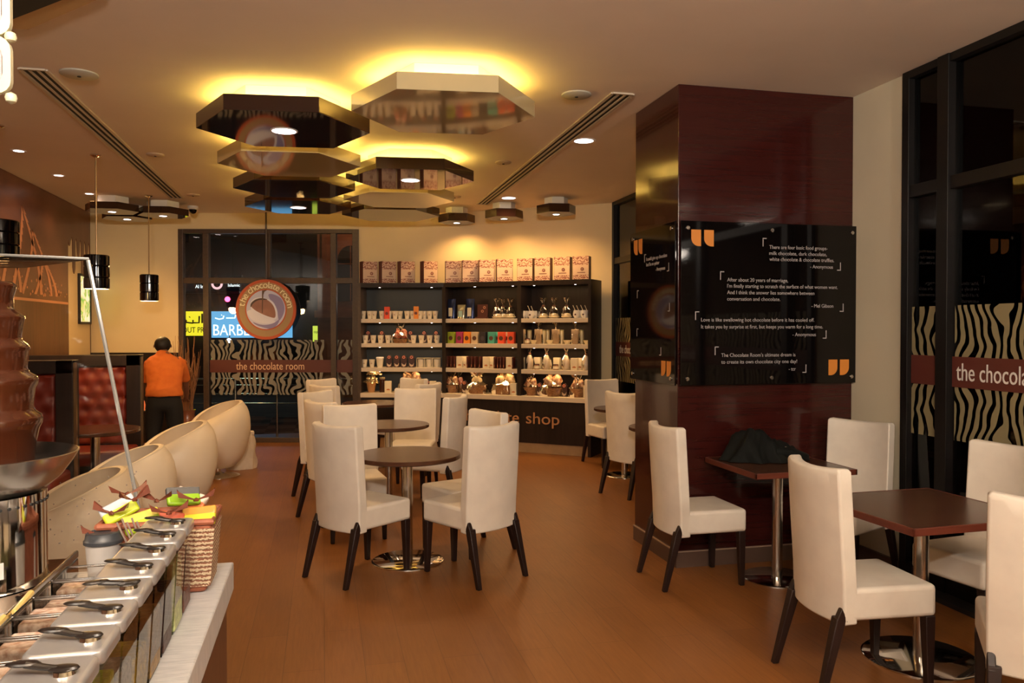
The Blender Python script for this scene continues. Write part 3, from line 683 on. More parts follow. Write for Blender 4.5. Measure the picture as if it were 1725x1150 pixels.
sy = litsign('street_sign', 'lit yellow shop sign across the street with dark lettering', -6.10, -5.43, 1.45, 2.07, (1.0, 0.85, 0.03), 1.3)
stext(sy, simple('sign_black', (0.02, 0.015, 0.0)), [('OUT PR', 0.04, 0.08, 0.55, 0.2)])
def strokes(r, m, pts, w=0.022):
    def f(b):
        for P in pts: tube(b, [(x, -0.01, z) for x, z in P], w, 6)
    part('sign_script', m, r, f)
strokes(sy, M['sign_black'] if 'sign_black' in M else M['mblack'], [[(0.06, 0.32), (0.12, 0.30), (0.14, 0.38), (0.09, 0.42)], [(0.14, 0.34), (0.30, 0.32), (0.31, 0.40)], [(0.30, 0.33), (0.46, 0.33), (0.47, 0.5)], [(0.54, 0.32), (0.54, 0.56)], [(0.22, 0.47), (0.23, 0.48)]])
sb = litsign('street_sign', 'lit blue barber shop sign with white lettering across the street', -5.33, -3.3, 1.40, 2.07, (0.16, 0.48, 0.85), 1.3)
LW = m_emit('sign_white_lettering', (0.85, 0.95, 1.0), 2.2)
stext(sb, LW, [('BARBER', 0.05, 0.06, 1.12, 0.40)])
strokes(sb, LW, [[(0.1, 0.5), (0.2, 0.47), (0.3, 0.49), (0.32, 0.56)], [(0.38, 0.5), (0.52, 0.5), (0.6, 0.5), (0.62, 0.58)], [(0.7, 0.5), (0.9, 0.49), (1.0, 0.51), (1.02, 0.6)], [(1.1, 0.5), (1.3, 0.5), (1.32, 0.56)], [(0.26, 0.57), (0.27, 0.58)], [(0.8, 0.57), (0.82, 0.58)]], 0.016)
sk = litsign('street_sign', 'black shop sign with small white and pink lettering high across the street', -6.05, -4.6, 2.58, 2.95, (0.003, 0.003, 0.004), 1)
stext(sk, LW, [('Hameeman', 0.05, 0.20, 0.62, 0.13), ('Al Iraq', 0.32, 0.08, 0.30, 0.12), ('Islamic', 1.15, 0.12, 0.3, 0.10)])
part('pink_emblem', m_emit('pink_glow', (1.0, 0.55, 0.6), 1.6), sk, lambda b: disc(b, 0.09, 0.145, -0.012, -0.006, 32, 0.87, 0.19))
sg = litsign('street_sign', 'small lit yellow and green panel sign right of the round sign outside', -2.76, -2.47, 1.30, 1.70, (0.75, 0.9, 0.10), 1.1)
stext(sg, simple('sign_green', (0.02, 0.12, 0.02)), [('open', 0.03, 0.22, 0.2, 0.1)])
def glowball(label, u, z, off, r, col, s, name='street_lamp'):
    o = thing(name, label, 'street lamp', wp(u, z, off))
    part('globe', m_emit(name + '_glow', col, s), o, lambda b: lathe(b, [(0, -r), (r * .7, -r * .7), (r, 0), (r * .7, r * .7), (0, r)], 16, cap=False))
    part('bracket', M['mblack'], o, lambda b: tube(b, [(0, 0.02, r * .9), (0, 0.3, r + 0.1), (0, 0.5, r + 0.1)], 0.015))
glowball('red glowing lamp outside above the blue sign', -5.3 + 0.45, 2.37, 8.8, 0.07, (1.0, 0.05, 0.15), 12)
glowball('white glowing street lamp just below the blue sign outside', -4.82, 1.33, 8.8, 0.06, (0.9, 0.95, 1.0), 9)
glowball('bluish white street lamp outside right of the round sign', -2.28, 1.5, 8.8, 0.06, (0.6, 0.65, 1.0), 9)
glowball('small green glow outside low behind the zebra film', -5.2, 0.85, 8.6, 0.035, (0.3, 1.0, 0.4), 14)
glowball('small red tail lamp outside low on the right', -2.1, 0.78, 8.4, 0.03, (1.0, 0.06, 0.05), 14)
# far wall outside the right windows
ow = thing('outside_wall', 'dark brick wall standing outside the right-hand window', 'wall', (6.3, 3.5, -0.05))
bk = mat('dark_brick', rough=0.85); bt = N(bk, 'ShaderNodeTexBrick'); LK(bk, coords(bk, rot=(PI / 2, 0, PI / 2)), bt.inputs[0]); bt.inputs['Scale'].default_value = 4
bt.inputs['Color1'].default_value = (0.055, 0.03, 0.02, 1); bt.inputs['Color2'].default_value = (0.035, 0.02, 0.015, 1); bt.inputs['Mortar'].default_value = (0.015, 0.01, 0.008, 1)
LK(bk, bt.outputs[0], bk.node_tree.nodes['Principled BSDF'].inputs['Base Color'])
part('wall', bk, ow, lambda b: box(b, 0, 0.3, -6, 8, 0, 4.5), smooth=False)
part('pier', bk, ow, lambda b: (box(b, -0.5, 0, 2.2, 2.9, 0, 4.5),), smooth=False)

# ================================================================== FURNITURE
def make_chair():
    t = thing('dining_chair', 'x', 'chair')
    # seat cushion
    def seat(b):
        nx, ny = 8, 8; top = {}; 
        vs = box(b, -0.215, 0.215, -0.175, 0.270, 0.34, 0.485)
    s = part('seat', M['leather'], t, seat, bevel=0.022, seg=4)
    # curved upholstered back: plan arc, lifted through several heights
    def back(b):
        zs = [0.325, 0.38, 0.50, 0.65, 0.80, 0.92, 0.985, 1.0]
        W_ = 0.222; rings = []
        for i, z in enumerate(zs):
            lean = -0.175 - 0.035 * max(0, (z - 0.45)) / 0.55
            w = W_ * (0.985 + 0.015 * math.sin((z - .35) * 4))
            ins = 0.010 if i == len(zs) - 1 else 0.0
            pts = []; n = 10
            for k in range(n + 1):      # outer (rear) face, concave towards the sitter
                u = -1 + 2 * k / n; pts.append((u * (w - ins), lean - 0.052 + 0.045 * u * u + ins, z + 0.012 * u * u * (1 if z > .9 else 0)))
            for k in range(n + 1):
                u = 1 - 2 * k / n; pts.append((u * (w - 0.006 - ins), lean + 0.008 + 0.055 * u * u - ins, z + 0.012 * u * u * (1 if z > .9 else 0)))
            rings.append([b.verts.new(p) for p in pts])
        for a, c in zip(rings, rings[1:]):
            m_ = len(a)
            for k in range(m_): b.faces.new((a[k], a[(k + 1) % m_], c[(k + 1) % m_], c[k]))
        for rr, fl in ((rings[0], True), (rings[-1], False)):
            m_ = len(rr); h = m_ // 2
            for k in range(h - 1):
                b.faces.new((rr[k], rr[k + 1], rr[m_ - 2 - k], rr[m_ - 1 - k]))
    part('backrest', M['leather'], t, back, bevel=0.010, seg=3, angle=40)
    def leg(x, y, x2, y2, zt, rear):
        def f(b):
            w0, w1 = 0.024, 0.015
            a = [b.verts.new((x + dx * w0, y + dy * w0, zt)) for dx, dy in ((-1, -1), (1, -1), (1, 1), (-1, 1))]
            c = [b.verts.new((x2 + dx * w1, y2 + dy * w1, 0)) for dx, dy in ((-1, -1), (1, -1), (1, 1), (-1, 1))]
            b.faces.new(a); b.faces.new(c[::-1])
            for k in range(4): b.faces.new((a[k], a[(k + 1) % 4], c[(k + 1) % 4], c[k]))
            if rear:   # pointed tongue let into the upholstery
                sx = 1 if x > 0 else -1; ox = x + sx * 0.0245
                p = [(ox, y - 0.030, zt - 0.02), (ox, y + 0.030, zt - 0.02), (ox, y, zt + 0.045)]
                q = [(ox - sx * 0.03, y - 0.030, zt - 0.02), (ox - sx * 0.03, y + 0.030, zt - 0.02), (ox - sx * 0.03, y, zt + 0.045)]
                pv_ = [b.verts.new(v) for v in p]; qv = [b.verts.new(v) for v in q]
                b.faces.new(pv_); b.faces.new(qv[::-1])
                for k in range(3): b.faces.new((pv_[k], pv_[(k + 1) % 3], qv[(k + 1) % 3], qv[k]))
        return f
    for sx in (-1, 1):
        part('leg', M['wenge'], t, leg(sx * 0.192, 0.238, sx * 0.198, 0.242, 0.345, False), bevel=0.004)
        part('leg', M['wenge'], t, leg(sx * 0.193, -0.19, sx * 0.205, -0.285, 0.36, True), bevel=0.004)
    return t
chair0 = make_chair()
CH = [(0.228, 5.395, 38, 'cream dining chair at the front left of the nearest round table, its back to us'),
 (0.965, 5.215, 121, 'cream dining chair at the front right of the nearest round table, its back to us'),
 (0.23, 6.44, -83, 'cream dining chair on the far left side of the nearest round table, facing us'),
 (1.03, 5.80, 203, 'cream dining chair on the far right of the nearest round table'),
 (0.13, 7.10, 32, 'cream dining chair at the front left of the middle round table'),
 (0.06, 7.98, -42, 'cream dining chair at the far left of the middle round table'),
 (0.88, 8.10, -105, 'cream dining chair at the far side of the middle round table, facing us'),
 (1.02, 7.34, 148, 'cream dining chair on the right of the middle round table, turned sideways'),
 (0.15, 9.10, 40, 'cream dining chair at the front left of the hindmost round table'),
 (0.10, 9.95, -48, 'cream dining chair at the far left of the hindmost round table'),
 (0.95, 9.85, 218, 'cream dining chair nearest the shelves, at the far right of the hindmost round table'),
 (1.02, 9.15, 138, 'cream dining chair at the front right of the hindmost round table'),
 (3.33, 9.08, -82, 'cream dining chair beside the right end of the shelves, facing us'),
 (3.00, 7.40, 22, 'cream dining chair half hidden behind the pillar'),
 (2.33, 4.78, 0, 'cream dining chair beside the pillar corner, side on, at the table with the coat'),
 (3.33, 4.60, 205, 'cream dining chair in the corner between pillar and beige wall'),
 (2.40, 3.25, -4, 'cream dining chair in the right foreground with its back to the room'),
 (3.36, 3.50, 188, 'cream dining chair by the window across the right foreground table'),
 (2.72, 2.53, 52, 'cream dining chair cut by the right edge of the picture, nearest of all')]
for x, y, h, lab in CH: inst(chair0, (x, y, 0), math.radians(h - 90), lab, 'cream dining chairs')

def round_table(label, x, y, r, grp, base=0.215, z=0.75, polex=0.036):
    t = thing('round_table', label, 'table', (x, y, 0), 0, grp)
    part('tabletop', M['tabletop'], t, lambda b: lathe(b, [(0, z - 0.032), (r - 0.01, z - 0.032), (r, z - 0.026), (r, z - 0.004), (r - 0.004, z), (0, z)], 56, cap=False))
    part('pole', M['steel'], t, lambda b: lathe(b, [(polex, 0.012), (polex, z - 0.033)], 28))
    part('base', M['chrome'], t, lambda b: lathe(b, [(base, 0), (base, 0.006), (base - 0.01, 0.012), (0, 0.016)], 48))
    part('mounting_plate', M['mblack'], t, lambda b: lathe(b, [(0.09, z - 0.04), (0.09, z - 0.032)], 24))
    return t
G = 'round tables on steel columns'
round_table('round dark wooden table nearest to us, four cream chairs around it', 0.57, 5.60, 0.37, G, 0.25)
round_table('round dark wooden table in the middle of the row', 0.58, 7.40, 0.37, G)
round_table('round dark wooden table hindmost in the row, in front of the shelves', 0.58, 9.60, 0.37, G)
round_table('round dark wooden table near the right end of the shelves', 3.24, 8.32, 0.34, G)
round_table('round dark wooden table mostly hidden behind the pillar', 3.00, 6.62, 0.36, G)
def square_table(label, x, y, w_, d_, rot=0, base=0.22):
    t = thing('square_table', label, 'table', (x, y, 0), rot, 'square tables by the pillar and window'); z = 0.75
    part('tabletop', M['tabletop'], t, lambda b: box(b, -w_ / 2 + 0.012, w_ / 2 - 0.012, -d_ / 2 + 0.012, d_ / 2 - 0.012, z - 0.03, z), bevel=0.002)
    part('edge_band', M['tablerim'], t, lambda b: (box(b, -w_ / 2, w_ / 2, -d_ / 2, -d_ / 2 + 0.013, z - 0.034, z + 0.001), box(b, -w_ / 2, w_ / 2, d_ / 2 - 0.013, d_ / 2, z - 0.034, z + 0.001), box(b, -w_ / 2, -w_ / 2 + 0.013, -d_ / 2, d_ / 2, z - 0.034, z + 0.001), box(b, w_ / 2 - 0.013, w_ / 2, -d_ / 2, d_ / 2, z - 0.034, z + 0.001)), bevel=0.003)
    part('pole', M['steel'], t, lambda b: lathe(b, [(0.035, 0.012), (0.035, z - 0.035)], 28))
    part('base', M['chrome'], t, lambda b: lathe(b, [(base, 0), (base, 0.006), (base - 0.01, 0.012), (0, 0.016)], 48))
square_table('square dark table with a black coat on it, against the pillar', 2.87, 4.66, 0.70, 0.66)
square_table('square dark table in the right foreground beside the window', 2.86, 3.36, 0.76, 0.74, math.radians(2), 0.27)

# coat in a heap
def blob(b, cx, cy, cz, rx, ry, rz, sd, amp=0.25, sub=4, flat=True):
    v0 = len(b.verts); r = bmesh.ops.create_icosphere(b, subdivisions=sub, radius=1.0)
    from mathutils import noise as mn
    for v in r['verts']:
        n = v.co.normalized(); d = 1 + amp * mn.noise(n * 2.2 + Vector((sd, 0, 0))) + amp * 0.5 * mn.noise(n * 6 + Vector((0, sd, 0)))
        q = Vector((n.x * rx, n.y * ry, n.z * rz)) * d
        if flat and q.z < -rz * 0.35: q.z = -rz * 0.35 + (q.z + rz * 0.35) * 0.02
        v.co = q + Vector((cx, cy, cz))
    return r['verts']
def coat(b):
    def H(x, y):
        from mathutils import noise as mn
        e = (x / 0.30) ** 2 + (y / 0.17) ** 2
        h = 0.125 * math.exp(-((x + 0.10) / 0.13) ** 4 - (y / 0.13) ** 4) + 0.10 * math.exp(-((x - 0.10) / 0.15) ** 2 - (y / 0.12) ** 2) + 0.045 * math.exp(-((x + 0.2) / 0.1) ** 2 - (y / 0.14) ** 2)
        h += 0.045 * mn.noise(Vector((x * 9, y * 9, 1))) + 0.03 * abs(mn.noise(Vector((x * 22, y * 14, 4))))
        return max(0.004, h + 0.02) if e < 1 else 0.004
    nx, ny = 60, 36; g = []
    for j in range(ny + 1):
        row = []
        for i in range(nx + 1):
            a = -1 + 2 * i / nx; c = -1 + 2 * j / ny
            x = a * math.sqrt(1 - c * c / 2) * 0.30; y = c * math.sqrt(1 - a * a / 2) * 0.17
            edge = 1 - max(abs(a), abs(c)) ** 6
            row.append(b.verts.new((x * (1 + 0.06 * math.sin(7 * c)), y * (1 + 0.1 * math.sin(9 * a)), H(x, y) * edge + 0.002)))
        g.append(row)
    for j in range(ny):
        for i in range(nx): b.faces.new((g[j][i], g[j][i + 1], g[j + 1][i + 1], g[j + 1][i]))
    ed = g[0] + [r[-1] for r in g[1:]] + g[-1][-2::-1] + [r[0] for r in g[-2:0:-1]]
    b.faces.new(ed)
ct = thing('coat', 'black coat heaped on the square table against the pillar', 'coat', (2.86, 4.80, 0.752), math.radians(-4))
part('body', M['coat'], ct, coat, angle=80)
part('sleeve', M['coat'], ct, lambda b: tube(b, [(0.02, -0.10, 0.06), (0.12, -0.12, 0.055), (0.21, -0.10, 0.035), (0.27, -0.05, 0.02)], 0.042, 12, 0.022), angle=80)
part('button', M['steel'], ct, lambda b: lathe(b, [(0.008, 0), (0.006, 0.003), (0, 0.004)], 12, loc=(0.08, -0.13, 0.10), cap=False))

# ivory tub chairs
def make_tub():
    t = thing('tub_chair', 'x', 'chair')
    def rimz(th): return 0.725 + 0.115 * math.cos(th) - 0.025 * math.cos(th) ** 2        # th = 0 at the back (+x local)
    def shell(b):
        nt, nv = 56, 14; rings = []
        prof_o = [(0.17, 0.10), (0.235, 0.125), (0.285, 0.20), (0.325, 0.32), (0.342, 0.45), (0.340, 0.60), (0.325, 0.74), (0.305, 1.0)]
        def ro(f):   # f 0..1 of height
            P = [(0, 0.15), (0.05, 0.215), (0.15, 0.268), (0.3, 0.314), (0.5, 0.345), (0.68, 0.352), (0.82, 0.338), (0.92, 0.312), (1.0, 0.272)]
            for (a, r0), (c, r1) in zip(P, P[1:]):
                if f <= c: return r0 + (r1 - r0) * (f - a) / (c - a)
            return P[-1][1]
        fs = [0, .03, .08, .15, .25, .37, .5, .62, .74, .84, .92, .97, 1.0]
        for f in fs:
            rings.append([b.verts.new((ro(f) * math.cos(a), ro(f) * math.sin(a), 0.10 + (rimz(a) - 0.10) * f)) for a in [2 * PI * k / nt for k in range(nt)]])
        for f, dr, dz in ((1.0, -0.020, 0.008), (1.0, -0.04, 0.002), (0.96, -0.045, 0), (0.85, -0.068, 0), (0.7, -0.085, 0), (0.56, -0.09, 0)):
            rings.append([b.verts.new(((ro(f) + dr) * math.cos(a), (ro(f) + dr) * math.sin(a), 0.10 + (rimz(a) - 0.10) * f + dz)) for a in [2 * PI * k / nt for k in range(nt)]])
        for a, c in zip(rings, rings[1:]):
            for k in range(nt): b.faces.new((a[k], a[(k + 1) % nt], c[(k + 1) % nt], c[k]))
        b.faces.new(rings[0][::-1]); b.faces.new(rings[-1])
    part('shell', M['tub'], t, shell, angle=60)
    part('seat_cushion', M['tub'], t, lambda b: lathe(b, [(0.20, 0.40), (0.235, 0.41), (0.24, 0.45), (0.22, 0.485), (0.1, 0.495), (0, 0.495)], 40, cap=False))
    part('rim_seam', M['tub'], t, lambda b: tube(b, [(0.262 * math.cos(2 * PI * k / 48), 0.262 * math.sin(2 * PI * k / 48), rimz(2 * PI * k / 48) + 0.004) for k in range(49)], 0.005, 6))
    part('base', M['chrome'], t, lambda b: lathe(b, [(0.235, 0), (0.235, 0.006), (0.20, 0.016), (0.06, 0.034), (0.035, 0.05), (0.035, 0.10)], 44))
    return t
tub0 = make_tub()
for x, y, a, lab in ((-1.14, 9.33, 26, 'ivory tub chair farthest away, beside the paper bag'), (-1.24, 7.30, 24, 'ivory tub chair second from the back of the four'),
                     (-1.33, 5.85, 20, 'ivory tub chair third from the back, behind the sweets basket'), (-1.36, 4.92, 22, 'ivory tub chair nearest to the counter, seen through the glass screen')):
    inst(tub0, (x, y, 0), math.radians(a), lab, 'ivory tub chairs')

# booth benches, red buttoned
def bench(label, x0, x1, y, ztop, facing=-1):
    t = thing('booth_bench', label, 'bench', ((x0 + x1) / 2, y, 0), 0, 'red booth benches'); hw = (x1 - x0) / 2
    part('frame', M['unit'], t, lambda b: (box(b, -hw, hw, 0, 0.10, 0, ztop), box(b, -hw, -hw + 0.10, -0.10, 0, 0, ztop), box(b, hw - 0.13, hw, -0.08, 0, 0, ztop), box(b, -hw, hw, -0.08, 0, ztop - 0.11, ztop)), smooth=False, bevel=0.004)
    def tuft(b):
        x_0, x_1, z0, z1 = -hw + 0.10, hw - 0.13, 0.46, ztop - 0.11; nx = int((x_1 - x_0) / 0.018); nz = 44; g = []
        px_, pz_ = 0.13, 0.125
        btn = []
        for r in range(0, 8):
            for c in range(-1, 16): btn.append((x_0 + (c + 0.5 + 0.5 * (r % 2)) * px_, z1 - 0.07 - r * pz_))
        for j in range(nz + 1):
            row = []
            for i in range(nx + 1):
                x = x_0 + (x_1 - x_0) * i / nx; z = z0 + (z1 - z0) * j / nz
                d = min(math.hypot(x - bx, z - bz) for bx, bz in btn)
                y_ = -0.035 - 0.03 * min(1, d / 0.06) ** 0.6
                if i in (0, nx) or j in (0, nz): y_ = -0.02
                row.append(b.verts.new((x, y_, z)))
            g.append(row)
        for j in range(nz):
            for i in range(nx): b.faces.new((g[j][i], g[j][i + 1], g[j + 1][i + 1], g[j + 1][i]))
        return btn
    part('buttoned_back', M['red_l'], t, tuft, angle=80)
    part('seat', M['red_l'], t, lambda b: box(b, -hw + 0.02, hw - 0.02, -0.55, -0.04, 0.32, 0.46), bevel=0.03, seg=3)
    part('plinth', M['mblack'], t, lambda b: box(b, -hw + 0.04, hw - 0.04, -0.50, 0, 0, 0.32), smooth=False)
    part('end_post', M['brass'], t, lambda b: box(b, hw, hw + 0.02, -0.06, -0.02, 0, ztop - 0.02), smooth=False)
bench('red button-backed booth bench in a black frame behind the low round table', -3.19, -1.80, 8.80, 1.36)
bench('red button-backed booth bench at the far left, seen beside the chocolate fountain', -3.19, -2.02, 7.36, 1.36)
round_table('low round table with reddish top between the booth benches', -1.98, 7.78, 0.37, 'round booth tables', 0.2, 0.73, 0.04)
round_table('small round table that the person in orange bends over', -2.32, 10.15, 0.36, 'round booth tables', 0.2, 0.66, 0.03)
cu = thing('tea_light_glass', 'small red-glowing glass on a white saucer on the table by the person in orange', 'candle', (-2.06, 10.08, 0.661))
part('saucer', M['white'], cu, lambda b: lathe(b, [(0.05, 0), (0.085, 0.012), (0.08, 0.014), (0, 0.006)], 24))
part('glass', mat('red_glass', (0.5, 0.05, 0.01), 0.1, emis=(1, 0.2, 0.05), estr=0.8), cu, lambda b: lathe(b, [(0.03, 0.012), (0.036, 0.07), (0.03, 0.11), (0.02, 0.13)], 20))

# paper bag near the farthest tub chair
pb = thing('paper_bag', 'crumpled white bag on the floor beside the farthest tub chair', 'bag', (-0.93, 9.78, 0), 0.2)
def bagm(b):
    from mathutils import noise as mn
    rings = []
    for j in range(13):
        z = 0.40 * j / 12; k_ = 1 - 0.55 * (j / 12) ** 1.3; r = []
        for i in range(28):
            a = 2 * PI * i / 28; rr = 0.17 * k_ * (1 + 0.16 * mn.noise(Vector((math.cos(a) * 2, math.sin(a) * 2, z * 8))))
            r.append(b.verts.new((rr * math.cos(a) + 0.06 * j / 12, rr * 0.7 * math.sin(a), z)))
        rings.append(r)
    for a, c in zip(rings, rings[1:]):
        for i in range(28): b.faces.new((a[i], a[(i + 1) % 28], c[(i + 1) % 28], c[i]))
    b.faces.new(rings[0][::-1]); b.faces.new(rings[-1])
part('body', varied('crumpled_white_paper', (0.60, 0.50, 0.38), (0.70, 0.60, 0.47), ns=9, bs=0.6), pb, bagm, angle=25)
part('folded_top', M['offwhite'], pb, lambda b: box(b, -0.02, 0.14, -0.04, 0.04, 0.385, 0.43), bevel=0.01)

# vase of dry branches
vs_ = thing('branch_vase', 'tall vase of dry dark branches in front of the left edge of the back window', 'vase', (-1.74, 11.2, 0))
part('vase', mat('brown_vase', (0.22, 0.08, 0.04), 0.25, coat=0.5), vs_, lambda b: lathe(b, [(0.09, 0), (0.13, 0.1), (0.15, 0.28), (0.12, 0.42), (0.09, 0.50), (0.105, 0.56), (0.09, 0.56), (0.07, 0.50)], 28))
def branches(b):
    rnd = random.Random(5)
    for i in range(44):
        a = rnd.uniform(0, 2 * PI); sp = rnd.uniform(0.03, 0.20); h = rnd.uniform(0.75, 1.15); P = [(0.04 * math.cos(a), 0.04 * math.sin(a), 0.40)]
        for k in range(1, 7):
            f = k / 6; P.append(((0.04 + sp * f) * math.cos(a) + rnd.uniform(-.015, .015), (0.04 + sp * f) * math.sin(a) + rnd.uniform(-.015, .015), 0.40 + h * f))
        tube(b, P, 0.007, 5, 0.002)
        if i % 2: 
            q = Vector(P[3]); tube(b, [q, q + Vector((rnd.uniform(-.06, .06), rnd.uniform(-.06, .06), 0.12)), q + Vector((rnd.uniform(-.1, .1), rnd.uniform(-.1, .1), 0.28))], 0.004, 4, 0.0015)
part('branches', M['branch'], vs_, branches)

# ================================================================== SHELF UNIT
SH = {0: 2.25, 1: 1.76, 2: 1.425, 3: 1.09, 4: 0.745}
su = thing('display_unit', 'dark angled display unit with four cream shelves, three bays and a lettered base', 'shelving')
def poly(a, c): return [(p.x, p.y) for p in a] + [(p.x, p.y) for p in c[::-1]]
F_, Bk = SF, SBK
part('top_board', M['unit'], su, lambda b: prism(b, poly(F_, Bk), 2.19, 2.25), smooth=False)
BK2 = offs(SF, 0.38)
for i in range(3):
    part('back_panel', M['navy'] if i == 0 else M['unit'], su, lambda b: prism(b, poly([BK2[i], BK2[i + 1]], [Bk[i], Bk[i + 1]]), 0.60, 2.19), smooth=False)
for z in (1.76, 1.425, 1.09):
    part('shelf_board', M['shelf'], su, lambda b: prism(b, poly(offs(SF, 0.02), offs(SF, 0.378)), z - 0.055, z), smooth=False, bevel=0.003)
part('shelf_board', M['shelf'], su, lambda b: prism(b, poly(offs(SF, -0.04), offs(SF, 0.378)), 0.685, 0.745), smooth=False, bevel=0.003)
I_ = offs(SF, 0.02); J_ = offs(SF, 0.38)
for i in range(3):
    part('base_cabinet', M['unit'], su, lambda b: prism(b, poly([I_[i], I_[i + 1]], [J_[i], J_[i + 1]]), 0.13, 0.685), smooth=False)
part('skirting', M['skirt'], su, lambda b: prism(b, poly(offs(SF, 0.035), offs(SF, 0.36)), 0, 0.13), smooth=False)
def endpanel(b, i, w_, side):
    p, q = SF[i], SBK[i]
    e = (SF[min(i + 1, 3)] - SF[min(i, 2)]).normalized() * w_
    if side < 0: pts = [p - e, p, q, q - e]
    elif side > 0: pts = [p, p + e, q + e, q]
    else: pts = [p - e / 2, p + e / 2, q + e / 2, q - e / 2]
    prism(b, [(v.x, v.y) for v in pts], 0 if side else 0.745, 2.25 if side else 2.19)
part('end_panel', M['frame'], su, lambda b: endpanel(b, 0, 0.04, -1), smooth=False)
part('end_panel', M['unit'], su, lambda b: endpanel(b, 3, 0.04, 1), smooth=False)
for i in (1, 2): part('divider', M['unit'], su, lambda b: endpanel(b, i, 0.05, 0), smooth=False)
for bay, s_, x, wd in ((1, 'chocolate', 0.23, 0.87), (2, 'shop', 0.10, 0.47)):
    bm = bmesh.new(); text_into(bm, s_, 0, 0, wd, 0.215, 0.006)
    a = SF[bay]; e = (SF[bay + 1] - a).normalized(); n = Vector((-e.y, e.x)); p = a + e * x + n * 0.012
    obj('base_lettering', bm, mat('copper_lettering', (0.50, 0.24, 0.10), 0.5), su, loc=(p.x, p.y, 0.385), rot=(PI / 2, 0, math.atan2(e.y, e.x)), smooth=False)
for i, fx in ((0, 0.22), (0, 0.85), (1, 0.4), (1, 0.9), (2, 0.2), (2, 0.8)):
    a = SF[i]; e = SF[i + 1] - a; n = Vector((-e.y, e.x)).normalized()
    for z in (2.19, 1.705, 1.37, 1.035):
        p = a + e * fx + n * 0.06
        part('spot_lens', M['lamp_s'], su, lambda b: lathe(b, [(0, -0.003), (0.010, -0.003), (0.014, 0)], 12, loc=(p.x, p.y, z), cap=False))
for i in range(3):
    a = (SF[i] + SF[i + 1]) / 2; e = (SF[i + 1] - SF[i]); n = Vector((-e.y, e.x)).normalized(); L_ = e.length
    for z in (2.185, 1.70, 1.365, 1.03):
        p = a + n * 0.08; lamp('AREA', 'shelf_light', (p.x, p.y, z), 2.0 if i else 1.6, (1.0, 0.60, 0.25), L_ * 0.8, (math.radians(0), 0, math.atan2(e.y, e.x)), sy=0.04)

# ------------------------------------------------------------------ goods on the shelves
def m_bag():
    m = mat('printed_bag_paper', rough=0.55); b = m.node_tree.nodes['Principled BSDF']; v = coords(m)
    sx = N(m, 'ShaderNodeSeparateXYZ'); LK(m, v, sx.inputs[0])
    wv = N(m, 'ShaderNodeTexWave', wave_type='BANDS', bands_direction='Z'); LK(m, coords(m, (1, 1, 1)), wv.inputs[0]); wv.inputs['Scale'].default_value = 9; wv.inputs['Distortion'].default_value = 9; wv.inputs['Detail Scale'].default_value = 3.2; wv.inputs['Detail'].default_value = 1
    pat = ramp(m, [(0.35, (0.30, 0.10, 0.07)), (0.55, (0.72, 0.50, 0.36))], wv.outputs['Fac'])
    mask = ramp(m, [(0.0, (1, 1, 1)), (0.20, (1, 1, 1)), (0.205, (0, 0, 0)), (0.62, (0, 0, 0)), (0.625, (1, 1, 1))], sx.outputs['Z'], 'CONSTANT')
    sc2 = N(m, 'ShaderNodeMath', operation='MULTIPLY'); LK(m, sx.outputs['Z'], sc2.inputs[0]); sc2.inputs[1].default_value = 3.33
    m.node_tree.links.remove(mask.node.inputs[0].links[0]); LK(m, sc2.outputs[0], mask.node.inputs[0])
    LK(m, mixm(m, mask, (0.76, 0.56, 0.40), pat), b.inputs['Base Color']); return m
MBAG = m_bag(); BRN = mat('chocolate_brown_paper', (0.09, 0.022, 0.014), 0.5); LOGO = mat('brown_print_logo', (0.22, 0.05, 0.03), 0.5)
CELLO = m_glass('crumpled_cellophane', (0.93, 0.90, 0.85), 1.55, 0.10)
CREAMC = mat('cream_card', (0.78, 0.68, 0.48), 0.5); CUPM = mat('white_cup_card', (0.80, 0.72, 0.56), 0.5)
WICK = varied('wicker', (0.20, 0.08, 0.03), (0.42, 0.22, 0.09), (1, 1, 3), 40, rough=0.6, bs=0.8)
GOLD = varied('gold_foil', (0.5, 0.38, 0.2), (0.85, 0.75, 0.5), ns=30, rough=0.2, metal=0.8); BRWN = mat('brown_ribbon', (0.16, 0.06, 0.03), 0.5)
proto = {}
def P(name, cat): return thing(name, 'x', cat)
def ring_front(b, cx, cz, y, r0, r1): disc(b, r0, r1, y - 0.002, y, 20, cx, cz)
